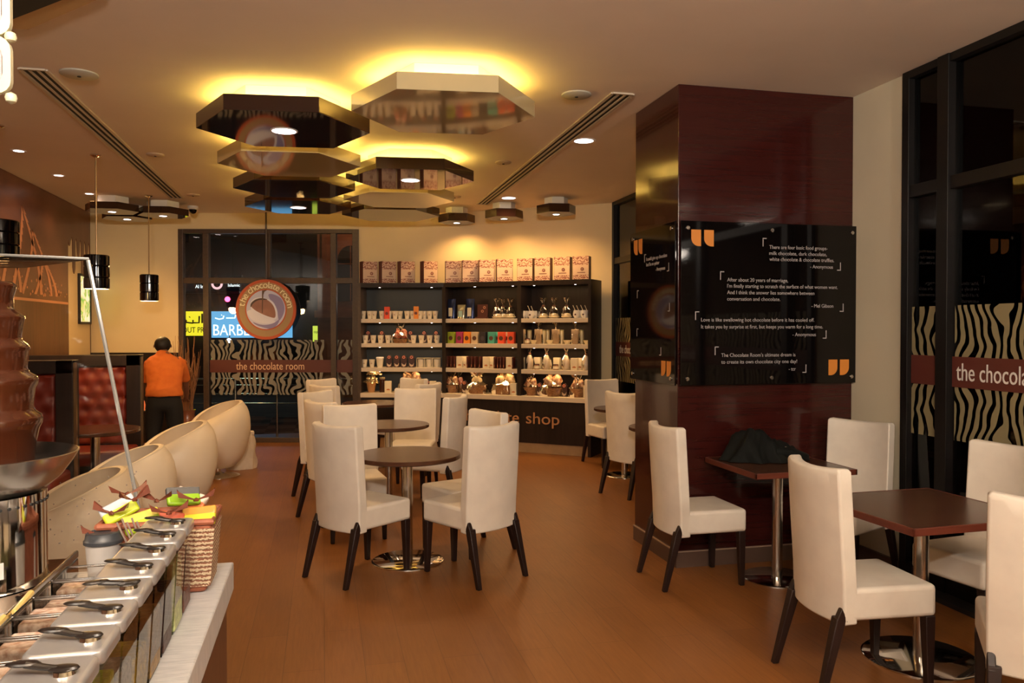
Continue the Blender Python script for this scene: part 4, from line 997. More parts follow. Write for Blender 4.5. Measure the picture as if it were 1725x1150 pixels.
def build_protos():
    t = P('gift_bag', 'gift bag'); part('bag_body', MBAG, t, lambda b: box(b, -0.105, 0.105, -0.055, 0.055, 0, 0.30), smooth=False)
    [part('side_gusset', BRN, t, lambda b: box(b, x_, x_ + 0.003, -0.055, 0.055, 0, 0.30), smooth=False) for x_ in (-0.108, 0.105)]
    part('round_emblem', LOGO, t, lambda b: (ring_front(b, 0.02, 0.135, -0.056, 0.012, 0.022), ring_front(b, 0.022, 0.133, -0.056, 0.001, 0.006), box(b, -0.045, 0.06, -0.057, -0.0555, 0.088, 0.096)), smooth=False); proto['bag'] = t
    t = P('paper_cup', 'paper cup'); part('cup', CUPM, t, lambda b: lathe(b, [(0.028, 0), (0.041, 0.105), (0.043, 0.108), (0.040, 0.108), (0.027, 0.004)], 20)); part('printed_mark', mat('pale_print', (0.55, 0.42, 0.28), 0.6), t, lambda b: disc(b, 0.001, 0.012, -0.040, -0.036, 14, 0, 0.055)); proto['cup'] = t
    t = P('lidded_cup', 'paper cup'); part('cup', CUPM, t, lambda b: lathe(b, [(0.037, 0), (0.052, 0.125), (0.05, 0.125), (0.03, 0.01)], 20)); part('lid', M['white'], t, lambda b: lathe(b, [(0.055, 0.122), (0.055, 0.132), (0.048, 0.142), (0, 0.142)], 20)); proto['lidcup'] = t
    t = P('boxed_cup', 'boxed cup'); part('cup', CUPM, t, lambda b: lathe(b, [(0.033, 0.006), (0.046, 0.115), (0.044, 0.115), (0.03, 0.01)], 20)); part('box_frame', CREAMC, t, lambda b: (box(b, -0.056, 0.056, -0.05, 0.05, 0, 0.005), box(b, -0.056, -0.052, -0.05, 0.05, 0, 0.13), box(b, 0.052, 0.056, -0.05, 0.05, 0, 0.13), box(b, -0.056, 0.056, 0.045, 0.05, 0, 0.13), box(b, -0.056, 0.056, -0.05, 0.05, 0.126, 0.13)), smooth=False); proto['cupbox'] = t
    def cbox(key, name, cat, col, w_, h, d, wc=(0.1, 0.04, 0.02), wz=0.45):
        t = P(name, cat); m = mat(key + '_card', col, 0.4); part('carton', m, t, lambda b: box(b, -w_, w_, -d, d, 0, h), smooth=False, bevel=0.002)
        part('carton_picture', mat(key + '_picture', wc, 0.4), t, lambda b: disc(b, 0.001, w_ * 0.62, -d - 0.0015, -d, 20, 0, h * wz)); proto[key] = t
    cbox('redbox', 'gift_box', 'box', (0.75, 0.07, 0.02), 0.035, 0.165, 0.03, (0.2, 0.02, 0.01)); cbox('orangebox', 'gift_box', 'box', (0.80, 0.27, 0.02), 0.032, 0.17, 0.03, (0.15, 0.03, 0.02))
    for k, c in (('green', (0.35, 0.45, 0.03)), ('magenta', (0.42, 0.03, 0.13)), ('orange', (0.80, 0.25, 0.02)), ('cream', (0.62, 0.48, 0.30)), ('dark', (0.015, 0.012, 0.02)), ('teal', (0.07, 0.42, 0.33)), ('red', (0.85, 0.09, 0.03))):
        cbox(k, 'chocolate_box', 'box', c, 0.048, 0.155, 0.03, (0.10, 0.035, 0.02) if k != 'dark' else (0.05, 0.04, 0.06))
    t = P('chocolate_case', 'box'); part('case_board', BRN, t, lambda b: (box(b, -0.075, 0.075, 0, 0.012, 0, 0.19), box(b, -0.085, 0.085, -0.06, 0.012, 0, 0.02)), smooth=False, bevel=0.003); part('round_emblem', mat('peach_ring', (0.60, 0.28, 0.16), 0.5), t, lambda b: (ring_front(b, 0.0, 0.10, -0.001, 0.010, 0.019), ring_front(b, 0.03, 0.15, -0.001, 0.010, 0.019)), smooth=False); proto['choccase'] = t
    def pouch(key, name, c, mc, lab, h=0.20, w_=0.06):
        t = P(name, 'packet'); m = mat(key + '_foil', c, 0.18, mc)
        def f(b):
            from mathutils import noise as mn
            rings = []
            for j in range(9):
                z = h * j / 8; d = 0.035 * (1 - (j / 8) ** 2) + 0.003; r = []
                for i in range(16):
                    a = 2 * PI * i / 16; q = 1 + 0.12 * mn.noise(Vector((math.cos(a) * 3, math.sin(a) * 3, z * 30))); r.append(b.verts.new((w_ * q * (abs(math.cos(a)) ** 0.5) * (1 if math.cos(a) > 0 else -1), d * q * math.sin(a), z)))
                rings.append(r)
            for a, c_ in zip(rings, rings[1:]):
                for i in range(16): b.faces.new((a[i], a[(i + 1) % 16], c_[(i + 1) % 16], c_[i]))
            b.faces.new(rings[0][::-1]); b.faces.new(rings[-1])
        part('pouch', m, t, f, angle=60); part('paper_label', mat(key + '_label', lab, 0.5), t, lambda b: box(b, -w_ * .45, w_ * .45, -0.042, -0.036, h * 0.12, h * 0.55), bevel=0.002); proto[key] = t
    pouch('navybag', 'coffee_pouch', (0.02, 0.03, 0.09), 0.5, (0.75, 0.68, 0.5), 0.27, 0.062); pouch('silverbag', 'coffee_pouch', (0.45, 0.42, 0.30), 0.7, (0.35, 0.55, 0.5), 0.19, 0.062)
    t = P('brown_packet', 'packet'); part('packet', mat('brown_packet_card', (0.045, 0.016, 0.012), 0.35), t, lambda b: (box(b, -0.04, 0.04, -0.022, 0.022, 0, 0.14), lathe(b, [(0.03, -0.01), (0.03, 0.01)], 20, mx=Matrix.Translation((0, 0, 0.14)) @ Matrix.Rotation(PI / 2, 4, 'X'))), bevel=0.002)
    part('round_emblem', mat('salmon_print', (0.62, 0.20, 0.12), 0.5), t, lambda b: ring_front(b, 0, 0.14, -0.0225, 0.010, 0.021)); part('cup_picture', mat('beige_print', (0.55, 0.42, 0.30), 0.5), t, lambda b: shape([(-0.03, 0.06), (-0.025, 0.02), (0.0, 0.008), (0.025, 0.02), (0.035, 0.065), (0.015, 0.035), (-0.01, 0.04)], -0.024, -0.022)(b), smooth=False); proto['pack'] = t
    t = P('mug_with_spoon', 'mug'); part('mug', M['white'], t, lambda b: lathe(b, [(0.028, 0), (0.045, 0.03), (0.045, 0.06), (0.036, 0.10), (0.033, 0.10), (0.04, 0.06), (0.025, 0.01)], 22)); part('round_emblem', BRN, t, lambda b: disc(b, 0.001, 0.012, -0.046, -0.042, 14, 0, 0.045)); part('spoon', M['offwhite'], t, lambda b: tube(b, [(0.01, 0, 0.03), (-0.02, 0, 0.10), (-0.05, 0, 0.165)], 0.004, 6)); proto['mug'] = t
    def cello(b, r, z0, h, flare, sd):
        from mathutils import noise as mn
        rings = []; n = 26
        pr = [(r * 1.02, z0), (r * 1.1, z0 + h * .18), (r * 0.95, z0 + h * .38), (r * 0.5, z0 + h * .52), (r * 0.18, z0 + h * .6), (r * 0.35, z0 + h * .75), (flare, z0 + h * .9), (flare * 1.25, z0 + h)]
        for q, z in pr: rings.append([b.verts.new((q * (1 + 0.22 * mn.noise(Vector((5 * math.cos(2 * PI * i / n) + sd, 5 * math.sin(2 * PI * i / n), z * 9)))) * math.cos(2 * PI * i / n), q * (1 + 0.22 * mn.noise(Vector((5 * math.cos(2 * PI * i / n), 5 * math.sin(2 * PI * i / n) + sd, z * 9)))) * math.sin(2 * PI * i / n) * 0.8, z + 0.018 * mn.noise(Vector((i * 1.7, z, sd))))) for i in range(n)])
        for a, c in zip(rings, rings[1:]):
            for i in range(n): b.faces.new((a[i], a[(i + 1) % n], c[(i + 1) % n], c[i]))
    t = P('wrapped_gift', 'wrapped gift'); part('saucer', CREAMC, t, lambda b: lathe(b, [(0.04, 0), (0.075, 0.02), (0.07, 0.024), (0, 0.012)], 22)); part('sweets', CREAMC, t, lambda b: blob(b, 0, 0, 0.03, 0.06, 0.05, 0.035, 3, 0.3, 3)); part('cellophane', CELLO, t, lambda b: cello(b, 0.062, 0.01, 0.26, 0.05, 2), angle=20); part('ribbon', BRWN, t, lambda b: lathe(b, [(0.02, 0.15), (0.024, 0.16), (0.02, 0.17)], 12)); proto['wrapplate'] = t
    t = P('wrapped_tall_pack', 'wrapped gift'); part('pack', mat('tan_pack', (0.45, 0.32, 0.20), 0.5), t, lambda b: box(b, -0.045, 0.045, -0.03, 0.03, 0, 0.19), bevel=0.004); part('cellophane', CELLO, t, lambda b: cello(b, 0.055, 0, 0.32, 0.06, 7), angle=20); proto['tallwrap'] = t
    t = P('tin', 'tin'); part('tin', mat('pale_tin', (0.50, 0.42, 0.26), 0.35, 0.3), t, lambda b: lathe(b, [(0.03, 0), (0.03, 0.165), (0.026, 0.17), (0, 0.17)], 20)); part('lid', mat('olive_lid', (0.22, 0.20, 0.10), 0.4), t, lambda b: lathe(b, [(0.031, 0.168), (0.031, 0.182), (0, 0.184)], 20)); proto['tin'] = t
    t = P('small_bowl', 'bowl'); part('bowl', mat('cream_ceramic', (0.80, 0.68, 0.42), 0.3), t, lambda b: lathe(b, [(0.03, 0), (0.055, 0.05), (0.052, 0.05), (0.028, 0.008)], 22)); proto['bowl'] = t
    t = P('jam_jar', 'jar'); part('jar', mat('jar_glass', (0.30, 0.16, 0.08), 0.12), t, lambda b: lathe(b, [(0.034, 0), (0.038, 0.01), (0.038, 0.05), (0.03, 0.06)], 20)); part('lid', BRN, t, lambda b: lathe(b, [(0.033, 0.058), (0.033, 0.072), (0, 0.074)], 20)); part('paper_label', CREAMC, t, lambda b: lathe(b, [(0.039, 0.012), (0.039, 0.045)], 20, cap=False)); proto['jar'] = t
    t = P('chocolate_bar', 'chocolate bar'); part('bar', mat('bar_wrapper', (0.085, 0.018, 0.012), 0.3), t, lambda b: box(b, -0.0085, 0.0085, -0.045, 0.045, 0, 0.155), bevel=0.002); part('spine_stripe', mat('bar_stripe', (0.30, 0.12, 0.06), 0.4), t, lambda b: box(b, -0.006, 0.006, -0.0465, -0.045, 0.02, 0.05)); proto['bar'] = t
    t = P('white_carton', 'box'); part('carton', CREAMC, t, lambda b: box(b, -0.045, 0.045, -0.03, 0.03, 0, 0.155), bevel=0.002); part('printed_picture', mat('toffee_print', (0.50, 0.17, 0.05), 0.5), t, lambda b: shape([(-0.02, 0.03), (0.025, 0.028), (0.03, 0.04), (0.012, 0.052), (-0.014, 0.046)], -0.0315, -0.03)(b), smooth=False); proto['whitebox'] = t
    t = P('wrapped_bottle', 'wrapped gift'); part('bottle', mat('grey_white_bottle', (0.62, 0.52, 0.40), 0.3), t, lambda b: lathe(b, [(0.04, 0), (0.05, 0.03), (0.05, 0.12), (0.03, 0.17), (0.015, 0.19), (0, 0.19)], 22)); part('cellophane', CELLO, t, lambda b: cello(b, 0.058, 0, 0.33, 0.05, 11), angle=20); part('ribbon', BRWN, t, lambda b: lathe(b, [(0.016, 0.195), (0.021, 0.205), (0.016, 0.215)], 12)); proto['bottlewrap'] = t
    t = P('gold_foil_gift', 'wrapped gift'); part('pot', mat('tan_pot', (0.45, 0.22, 0.08), 0.5), t, lambda b: lathe(b, [(0.045, 0), (0.07, 0.14), (0.06, 0.14)], 20)); part('foil', GOLD, t, lambda b: (blob(b, 0, 0, 0.15, 0.085, 0.06, 0.07, 5, 0.8, 3), blob(b, 0.03, 0, 0.26, 0.08, 0.05, 0.055, 9, 1.0, 3)), angle=25); proto['goldcone'] = t
    t = P('dark_bottle', 'bottle'); part('bottle', mat('dark_glass', (0.04, 0.012, 0.006), 0.1), t, lambda b: lathe(b, [(0.04, 0), (0.042, 0.02), (0.042, 0.18), (0.034, 0.19)], 20)); part('cap', GOLD, t, lambda b: lathe(b, [(0.04, 0.188), (0.04, 0.21), (0, 0.212)], 20)); proto['bottle'] = t
    def hamper(key, name, rx, ry, h, mcol, top, toph, cr, sd, elong=1.0):
        t = P(name, 'gift basket')
        part('basket', WICK, t, lambda b: bmesh.ops.scale(b, vec=(1, ry / rx, 1), verts=lathe(b, [(rx * 0.78, 0), (rx * 0.82, 0.004), (rx, h), (rx * 1.04, h + 0.008), (rx * 0.9, h + 0.008), (rx * 0.7, 0.02)], 28)), angle=50)
        part('contents', mcol, t, lambda b: [blob(b, rx * 0.55 * math.cos(k * 2.1), ry * 0.4 * math.sin(k * 2.1), h + top * (0.4 + 0.3 * (k % 2)), rx * 0.42, ry * 0.42, top * 0.7, sd + k, 0.5, 2) for k in range(5)], angle=60)
        part('cellophane', CELLO, t, lambda b: bmesh.ops.scale(b, vec=(1, 0.75, 1), verts=(lambda n0: list(b.verts))(cello(b, rx * 1.12, 0, toph, cr, sd))), angle=20)
        part('ribbon', BRWN, t, lambda b: lathe(b, [(rx * .16, toph * .58), (rx * .22, toph * .6), (rx * .16, toph * .62)], 12))
        proto[key] = t
    MIX = varied('mixed_sweets', (0.22, 0.06, 0.025), (0.60, 0.42, 0.24), ns=28, rough=0.3); CRM = varied('cream_sweets', (0.32, 0.19, 0.08), (0.62, 0.46, 0.24), ns=20, rough=0.3); RDM = varied('red_sweets', (0.30, 0.02, 0.01), (0.55, 0.30, 0.2), ns=30, rough=0.25)
    hamper('basket', 'gift_basket', 0.10, 0.08, 0.10, MIX, 0.09, 0.30, 0.07, 3); hamper('basketb', 'gift_basket', 0.09, 0.07, 0.09, RDM, 0.09, 0.28, 0.06, 4); hamper('roundbasket', 'gift_basket', 0.14, 0.10, 0.10, MIX, 0.14, 0.34, 0.08, 6)
    hamper('longbasket', 'gift_basket', 0.16, 0.10, 0.12, CRM, 0.12, 0.33, 0.09, 8); hamper('redbasket', 'gift_basket', 0.105, 0.08, 0.05, RDM, 0.11, 0.27, 0.06, 10); hamper('bigwrap', 'gift_basket', 0.15, 0.11, 0.12, MIX, 0.12, 0.33, 0.12, 12)
    t = P('teddy_basket', 'gift basket'); TB = varied('cream_plush', (0.50, 0.38, 0.20), (0.60, 0.48, 0.27), ns=30, rough=0.9, bs=0.5)
    part('basket', WICK, t, lambda b: bmesh.ops.scale(b, vec=(1, 0.65, 1), verts=lathe(b, [(0.115, 0), (0.145, 0.115), (0.15, 0.12), (0.13, 0.12), (0.1, 0.02)], 28)), angle=50)
    part('plush_toy', TB, t, lambda b: (blob(b, 0, 0, 0.17, 0.075, 0.06, 0.07, 1, 0.05, 3), blob(b, 0.06, -0.01, 0.235, 0.022, 0.015, 0.022, 2, 0.05, 2), blob(b, -0.06, -0.01, 0.235, 0.022, 0.015, 0.022, 3, 0.05, 2), blob(b, 0, -0.05, 0.155, 0.03, 0.02, 0.02, 4, 0.05, 2)), angle=80)
    part('toy_nose', BRN, t, lambda b: blob(b, 0, -0.068, 0.162, 0.010, 0.008, 0.007, 4, 0.0, 2)); part('cellophane', CELLO, t, lambda b: cello(b, 0.155, 0, 0.31, 0.1, 14), angle=20); proto['teddybasket'] = t
build_protos()
ITEMS = [(0, 0, 'bag', 0.078, 0.15), (0, 0, 'bag', 0.341, 0.15), (0, 0, 'bag', 0.602, 0.15), (0, 0, 'bag', 0.918, 0.15), (0, 1, 'bag', 0.069, 0.15), (0, 1, 'bag', 0.324, 0.15), (0, 1, 'bag', 0.576, 0.15), (0, 1, 'bag', 0.833, 0.15), (0, 2, 'bag', 0.037, 0.15), (0, 2, 'bag', 0.288, 0.15), (0, 2, 'bag', 0.563, 0.15), (0, 2, 'bag', 0.822, 0.15), (1, 0, 'cup', 0.008, 0.12), (1, 0, 'cup', 0.101, 0.12), (1, 0, 'cup', 0.161, 0.12), (1, 0, 'cup', 0.270, 0.12), (1, 0, 'redbox', 0.346, 0.05), (1, 0, 'cup', 0.370, 0.12), (1, 0, 'cup', 0.451, 0.12), (1, 0, 'cup', 0.514, 0.16), (1, 0, 'cup', 0.621, 0.12), (1, 0, 'cup', 0.696, 0.12), (1, 0, 'orangebox', 0.749, 0.05), (1, 0, 'cup', 0.796, 0.12), (1, 0, 'cup', 0.856, 0.16), (1, 0, 'cup', 0.932, 0.12), (1, 0, 'cup', 1.012, 0.12), (1, 1, 'navybag', 0.062, 0.12), (1, 1, 'silverbag', 0.212, 0.12), (1, 1, 'navybag', 0.347, 0.12), (1, 1, 'choccase', 0.526, 0.12), (1, 1, 'wrapplate', 0.745, 0.12), (1, 1, 'wrapplate', 0.818, 0.16), (1, 1, 'wrapplate', 0.938, 0.12), (1, 2, 'mug', -0.002, 0.12), (1, 2, 'mug', 0.008, 0.20), (1, 2, 'mug', 0.124, 0.12), (1, 2, 'mug', 0.135, 0.20), (1, 2, 'wrapplate', 0.300, 0.12), (1, 2, 'wrapplate', 0.450, 0.12), (1, 2, 'wrapplate', 0.625, 0.12), (1, 2, 'mug', 0.761, 0.12), (1, 2, 'mug', 0.780, 0.20), (1, 2, 'mug', 0.867, 0.12), (1, 2, 'mug', 0.893, 0.20), (2, 0, 'cup', 0.038, 0.12), (2, 0, 'pack', 0.053, 0.24), (2, 0, 'cup', 0.149, 0.12), (2, 0, 'cup', 0.250, 0.12), (2, 0, 'pack', 0.246, 0.24), (2, 0, 'cup', 0.354, 0.12), (2, 0, 'redbasket', 0.521, 0.12), (2, 0, 'pack', 0.648, 0.24), (2, 0, 'cup', 0.708, 0.12), (2, 0, 'cup', 0.816, 0.12), (2, 0, 'pack', 0.839, 0.24), (2, 0, 'cup', 0.932, 0.12), (2, 0, 'pack', 1.007, 0.24), (2, 0, 'cup', 1.036, 0.12), (2, 1, 'green', 0.062, 0.12), (2, 1, 'magenta', 0.190, 0.12), (2, 1, 'orange', 0.303, 0.12), (2, 1, 'cream', 0.418, 0.12), (2, 1, 'dark', 0.537, 0.12), (2, 1, 'teal', 0.666, 0.12), (2, 1, 'teal', 0.700, 0.20), (2, 1, 'red', 0.810, 0.12), (2, 1, 'cream', 0.844, 0.20), (2, 1, 'red', 0.950, 0.12), (2, 2, 'tallwrap', -0.012, 0.12), (2, 2, 'jar', 0.079, 0.05), (2, 2, 'tin', 0.072, 0.18), (2, 2, 'bowl', 0.173, 0.08), (2, 2, 'tallwrap', 0.228, 0.12), (2, 2, 'tin', 0.275, 0.18), (2, 2, 'bowl', 0.399, 0.08), (2, 2, 'tin', 0.301, 0.25), (2, 2, 'tallwrap', 0.474, 0.12), (2, 2, 'tin', 0.531, 0.18), (2, 2, 'bowl', 0.641, 0.08), (2, 2, 'tallwrap', 0.745, 0.12), (2, 2, 'tin', 0.811, 0.18), (2, 2, 'bowl', 0.917, 0.08), (3, 0, 'cup', 0.024, 0.12), (3, 0, 'cup', 0.129, 0.12), (3, 0, 'lidcup', 0.240, 0.12), (3, 0, 'pack', 0.370, 0.12), (3, 0, 'pack', 0.475, 0.12), (3, 0, 'pack', 0.575, 0.12), (3, 0, 'pack', 0.682, 0.12), (3, 0, 'cupbox', 0.812, 0.12), (3, 0, 'cupbox', 0.924, 0.12), (3, 0, 'cupbox', 1.028, 0.12), (3, 1, 'bar', 0.017, 0.12), (3, 1, 'bar', 0.071, 0.12), (3, 1, 'bar', 0.124, 0.12), (3, 1, 'whitebox', 0.190, 0.12), (3, 1, 'whitebox', 0.231, 0.17), (3, 1, 'bar', 0.316, 0.12), (3, 1, 'bar', 0.381, 0.12), (3, 1, 'bar', 0.433, 0.12), (3, 1, 'bar', 0.500, 0.12), (3, 1, 'whitebox', 0.586, 0.12), (3, 1, 'whitebox', 0.634, 0.17), (3, 1, 'bar', 0.719, 0.12), (3, 1, 'bar', 0.766, 0.12), (3, 1, 'bar', 0.808, 0.12), (3, 1, 'bar', 0.852, 0.12), (3, 1, 'whitebox', 0.927, 0.12), (3, 1, 'bar', 0.981, 0.12), (3, 2, 'whitebox', -0.023, 0.12), (3, 2, 'bottlewrap', 0.103, 0.12), (3, 2, 'jar', 0.215, 0.06), (3, 2, 'whitebox', 0.183, 0.20), (3, 2, 'bottlewrap', 0.346, 0.12), (3, 2, 'jar', 0.482, 0.06), (3, 2, 'whitebox', 0.462, 0.20), (3, 2, 'bottlewrap', 0.619, 0.12), (3, 2, 'whitebox', 0.735, 0.12), (3, 2, 'whitebox', 0.787, 0.18), (3, 2, 'bottlewrap', 0.893, 0.12), (4, 0, 'goldcone', 0.121, 0.12), (4, 0, 'bottle', 0.274, 0.12), (4, 0, 'whitebox', 0.354, 0.12), (4, 0, 'bigwrap', 0.662, 0.12), (4, 0, 'pack', 0.891, 0.20), (4, 0, 'whitebox', 0.976, 0.12), (4, 1, 'basket', 0.057, 0.12), (4, 1, 'basketb', 0.091, 0.24), (4, 1, 'pack', 0.271, 0.10), (4, 1, 'teddybasket', 0.446, 0.12), (4, 1, 'longbasket', 0.831, 0.14), (4, 1, 'whitebox', 0.993, 0.06), (4, 2, 'basket', 0.110, 0.12), (4, 2, 'pack', 0.249, 0.12), (4, 2, 'roundbasket', 0.419, 0.12), (4, 2, 'pack', 0.599, 0.12), (4, 2, 'basket', 0.774, 0.12), (4, 2, 'whitebox', 0.918, 0.06)]

WH = {0: 'on top of the unit', 1: 'on top shelf', 2: 'on second shelf', 3: 'on third shelf', 4: 'on lowest shelf'}
BAYN = ['left', 'middle', 'right']
KN = dict(bag='patterned paper gift bag', cup='white paper cup', lidcup='larger white cup with lid', cupbox='boxed white cup', redbox='red gift box', orangebox='orange gift box',
  green='green chocolate box', magenta='magenta chocolate box', orange='orange chocolate box', cream='cream chocolate box', dark='black chocolate box', teal='teal chocolate box', red='bright red chocolate box',
  choccase='dark brown presentation box', navybag='navy coffee pouch', silverbag='silvery coffee pouch', pack='brown emblem packet', mug='white mug with spoon', wrapplate='cream cellophane gift',
  tallwrap='tall wrapped pack', tin='slim pale tin', bowl='small cream bowl', jar='small brown-lidded jar', bar='slim dark chocolate bar', whitebox='upright cream carton', bottlewrap='cellophane-wrapped bottle',
  goldcone='gold foil wrapped pot', bottle='dark bottle with gold cap', basket='wicker gift basket', basketb='red-filled gift basket behind', roundbasket='round shiny wrapped gift basket', longbasket='long wicker basket of cream sweets',
  redbasket='dark red wrapped gift', bigwrap='wide cellophane gift half hidden by chair backs', teddybasket='wicker basket with plush toy')
cnt = {}; tot = {}
for s_, b_, k_, d_, i_ in ITEMS: tot[(s_, b_, k_)] = tot.get((s_, b_, k_), 0) + 1
for s_, b_, k_, d_, i_ in sorted(ITEMS, key=lambda q: (q[0], q[1], q[2], q[3])):
    c = cnt.get((s_, b_, k_), 0); cnt[(s_, b_, k_)] = c + 1
    lab = KN[k_] + ' ' + WH[s_] + ', ' + BAYN[b_] + ' bay'
    if tot[(s_, b_, k_)] > 1: lab += ', ' + ORD(c) + ' from the left'
    a = SF[b_]; e = (SF[b_ + 1] - a).normalized(); n = Vector((-e.y, e.x)); q = a + e * d_ + n * max(i_, 0.10)
    sc_ = 1.0
    if k_ == 'cup' and s_ == 1: sc_ = 0.95
    inst(proto[k_], (q.x, q.y, SH[s_] + 0.001), math.atan2(e.y, e.x) + ({0: 0.62, 1: 0.55, 2: 0.08}[b_] if k_ == 'bag' else 0), lab, KN[k_].split(' in ')[0] + 's ' + WH[s_] if tot[(s_, b_, k_)] > 1 else None)

# ================================================================== PERSON
def skin_mesh(name, m, parent, verts, edges, radii, sub=2, root=0):
    me = bpy.data.meshes.new(name); me.from_pydata([Vector(v) for v in verts], edges, []); me.materials.append(m)
    o = bpy.data.objects.new(name, me); COL.objects.link(o); o.parent = parent
    md = o.modifiers.new('skin', 'SKIN'); md.use_smooth_shade = True
    for i, r in enumerate(radii):
        sv = me.skin_vertices[0].data[i]; sv.radius = (r, r) if not isinstance(r, tuple) else r; sv.use_root = (i == root)
    s = o.modifiers.new('sub', 'SUBSURF'); s.levels = sub; s.render_levels = sub
    dg = bpy.context.evaluated_depsgraph_get(); bpy.context.view_layer.update(); dg.update()
    nm = bpy.data.meshes.new_from_object(o.evaluated_get(dg)); o.modifiers.clear(); o.data = nm
    for p in nm.polygons: p.use_smooth = True
    return o
pe = thing('person', 'person in an orange shirt and black trousers bending over a booth table, back to us', 'person', (-1.79, 9.92, 0), math.radians(6))
V = []; E_ = []; R_ = []
def chain(pts, start=None):
    prev = start
    for p, r in pts:
        V.append(p); R_.append(r); 
        if prev is not None: E_.append((prev, len(V) - 1))
        prev = len(V) - 1
    return prev
pel = chain([((0, 0, 0.90), (0.145, 0.10))])
chest = chain([((0, 0.05, 1.0), (0.13, 0.09)), ((-0.01, 0.14, 1.14), (0.15, 0.10)), ((-0.02, 0.22, 1.25), (0.14, 0.09))], pel)
head = chain([((-0.03, 0.29, 1.33), 0.058), ((-0.035, 0.33, 1.375), 0.06), ((-0.04, 0.36, 1.42), (0.082, 0.095)), ((-0.04, 0.375, 1.47), (0.078, 0.095)), ((-0.04, 0.38, 1.505), (0.045, 0.055))], chest)
for sx in (-1, 1):
    wr = chain([((sx * 0.155, 0.22, 1.235), 0.058), ((sx * 0.19, 0.29, 1.12), 0.045), ((sx * 0.205, 0.35, 1.0), 0.038), ((sx * 0.215, 0.44, 0.88), 0.032), ((sx * 0.21, 0.50, 0.81), (0.026, 0.026)), ((sx * 0.205, 0.54, 0.765), (0.036, 0.018))], chest)
    for k, (dx, L) in enumerate(((-0.027, 0.068), (-0.009, 0.078), (0.009, 0.073), (0.027, 0.058))):
        b0 = V[wr]; chain([((b0[0] + dx, b0[1] + 0.03, b0[2] - 0.02), 0.010), ((b0[0] + dx * 1.2, b0[1] + 0.03 + L * .5, b0[2] - 0.03), 0.009), ((b0[0] + dx * 1.3, b0[1] + 0.03 + L, b0[2] - 0.05), 0.0075)], wr)
    b0 = V[wr]; chain([((b0[0] - sx * 0.04, b0[1] - 0.005, b0[2] - 0.005), 0.012), ((b0[0] - sx * 0.055, b0[1] + 0.03, b0[2] - 0.02), 0.010)], wr)
    chain([((sx * 0.095, 0.0, 0.82), 0.085), ((sx * 0.115, 0.03, 0.50), 0.058), ((sx * 0.12, -0.03, 0.30), 0.052), ((sx * 0.125, -0.05, 0.09), 0.036), ((sx * 0.13, 0.02, 0.045), 0.04), ((sx * 0.135, 0.12, 0.035), 0.034)], pel)
skin_mesh('body', M['skin'], pe, V, E_, R_)
def loft(b, secs, n=28):
    rings = []
    for cx, cy, cz, rx, ry, tl in secs:
        rings.append([b.verts.new((cx + rx * math.cos(2 * PI * i / n), cy + ry * math.sin(2 * PI * i / n) * math.cos(tl), cz + ry * math.sin(2 * PI * i / n) * math.sin(tl))) for i in range(n)])
    for p, q in zip(rings, rings[1:]):
        for i in range(n): b.faces.new((p[i], p[(i + 1) % n], q[(i + 1) % n], q[i]))
    b.faces.new(rings[0][::-1]); b.faces.new(rings[-1])
def shirt_bm(b):
    loft(b, [(0.0, -0.005, 0.845, 0.200, 0.145, 0), (0.0, 0.0, 0.90, 0.198, 0.145, -0.15), (0, 0.03, 0.97, 0.192, 0.135, -0.4), (-0.005, 0.085, 1.06, 0.198, 0.13, -0.55), (-0.01, 0.14, 1.14, 0.212, 0.13, -0.6), (-0.015, 0.19, 1.21, 0.205, 0.115, -0.6), (-0.02, 0.225, 1.265, 0.165, 0.095, -0.6), (-0.025, 0.26, 1.31, 0.09, 0.07, -0.6), (-0.03, 0.28, 1.345, 0.068, 0.062, -0.5)])
    for sx in (-1, 1): tube(b, [(sx * 0.12, 0.20, 1.235), (sx * 0.172, 0.235, 1.195), (sx * 0.195, 0.285, 1.11), (sx * 0.207, 0.335, 1.00)], 0.078, 16, 0.060)
sh_ = part('shirt', M['shirt'], pe, shirt_bm)
rm = sh_.modifiers.new('r', 'REMESH'); rm.mode = 'VOXEL'; rm.voxel_size = 0.012; rm.use_smooth_shade = True
sm2 = sh_.modifiers.new('s', 'SMOOTH'); sm2.factor = 0.6; sm2.iterations = 6
bpy.context.view_layer.update(); nm = bpy.data.meshes.new_from_object(sh_.evaluated_get(bpy.context.evaluated_depsgraph_get())); sh_.modifiers.clear(); sh_.data = nm
from mathutils import noise as mn
for v in sh_.data.vertices:
    q = v.co; v.co = q + v.normal * (0.011 * mn.noise(Vector((q.x * 4 + q.z * 8, q.y * 4, q.z * 13 - q.x * 9))) + 0.004 * mn.noise(Vector((q.x * 18, q.y * 12, q.z * 26))))
V = []; E_ = []; R_ = []
w0 = chain([((0, 0.01, 0.92), (0.17, 0.125))])
w1 = chain([((0, 0, 0.83), (0.185, 0.14))], w0)
for sx in (-1, 1): chain([((sx * 0.095, 0.0, 0.74), 0.125), ((sx * 0.115, 0.02, 0.50), 0.10), ((sx * 0.12, -0.03, 0.28), 0.076), ((sx * 0.125, -0.045, 0.07), 0.068)], w1)
skin_mesh('trousers', M['trouser'], pe, V, E_, R_)
part('hair', M['hair'], pe, lambda b: blob(b, -0.04, 0.340, 1.435, 0.092, 0.106, 0.098, 4, 0.03, 3, False))
for sx in (-1, 1):
    part('ear', M['skin'], pe, lambda b: blob(b, -0.04 + sx * 0.090, 0.350, 1.41, 0.012, 0.02, 0.03, 2, 0.05, 2))
    part('shoe', M['mblack'], pe, lambda b: blob(b, sx * 0.132, 0.035, 0.03, 0.048, 0.14, 0.055, 2, 0.03, 3))
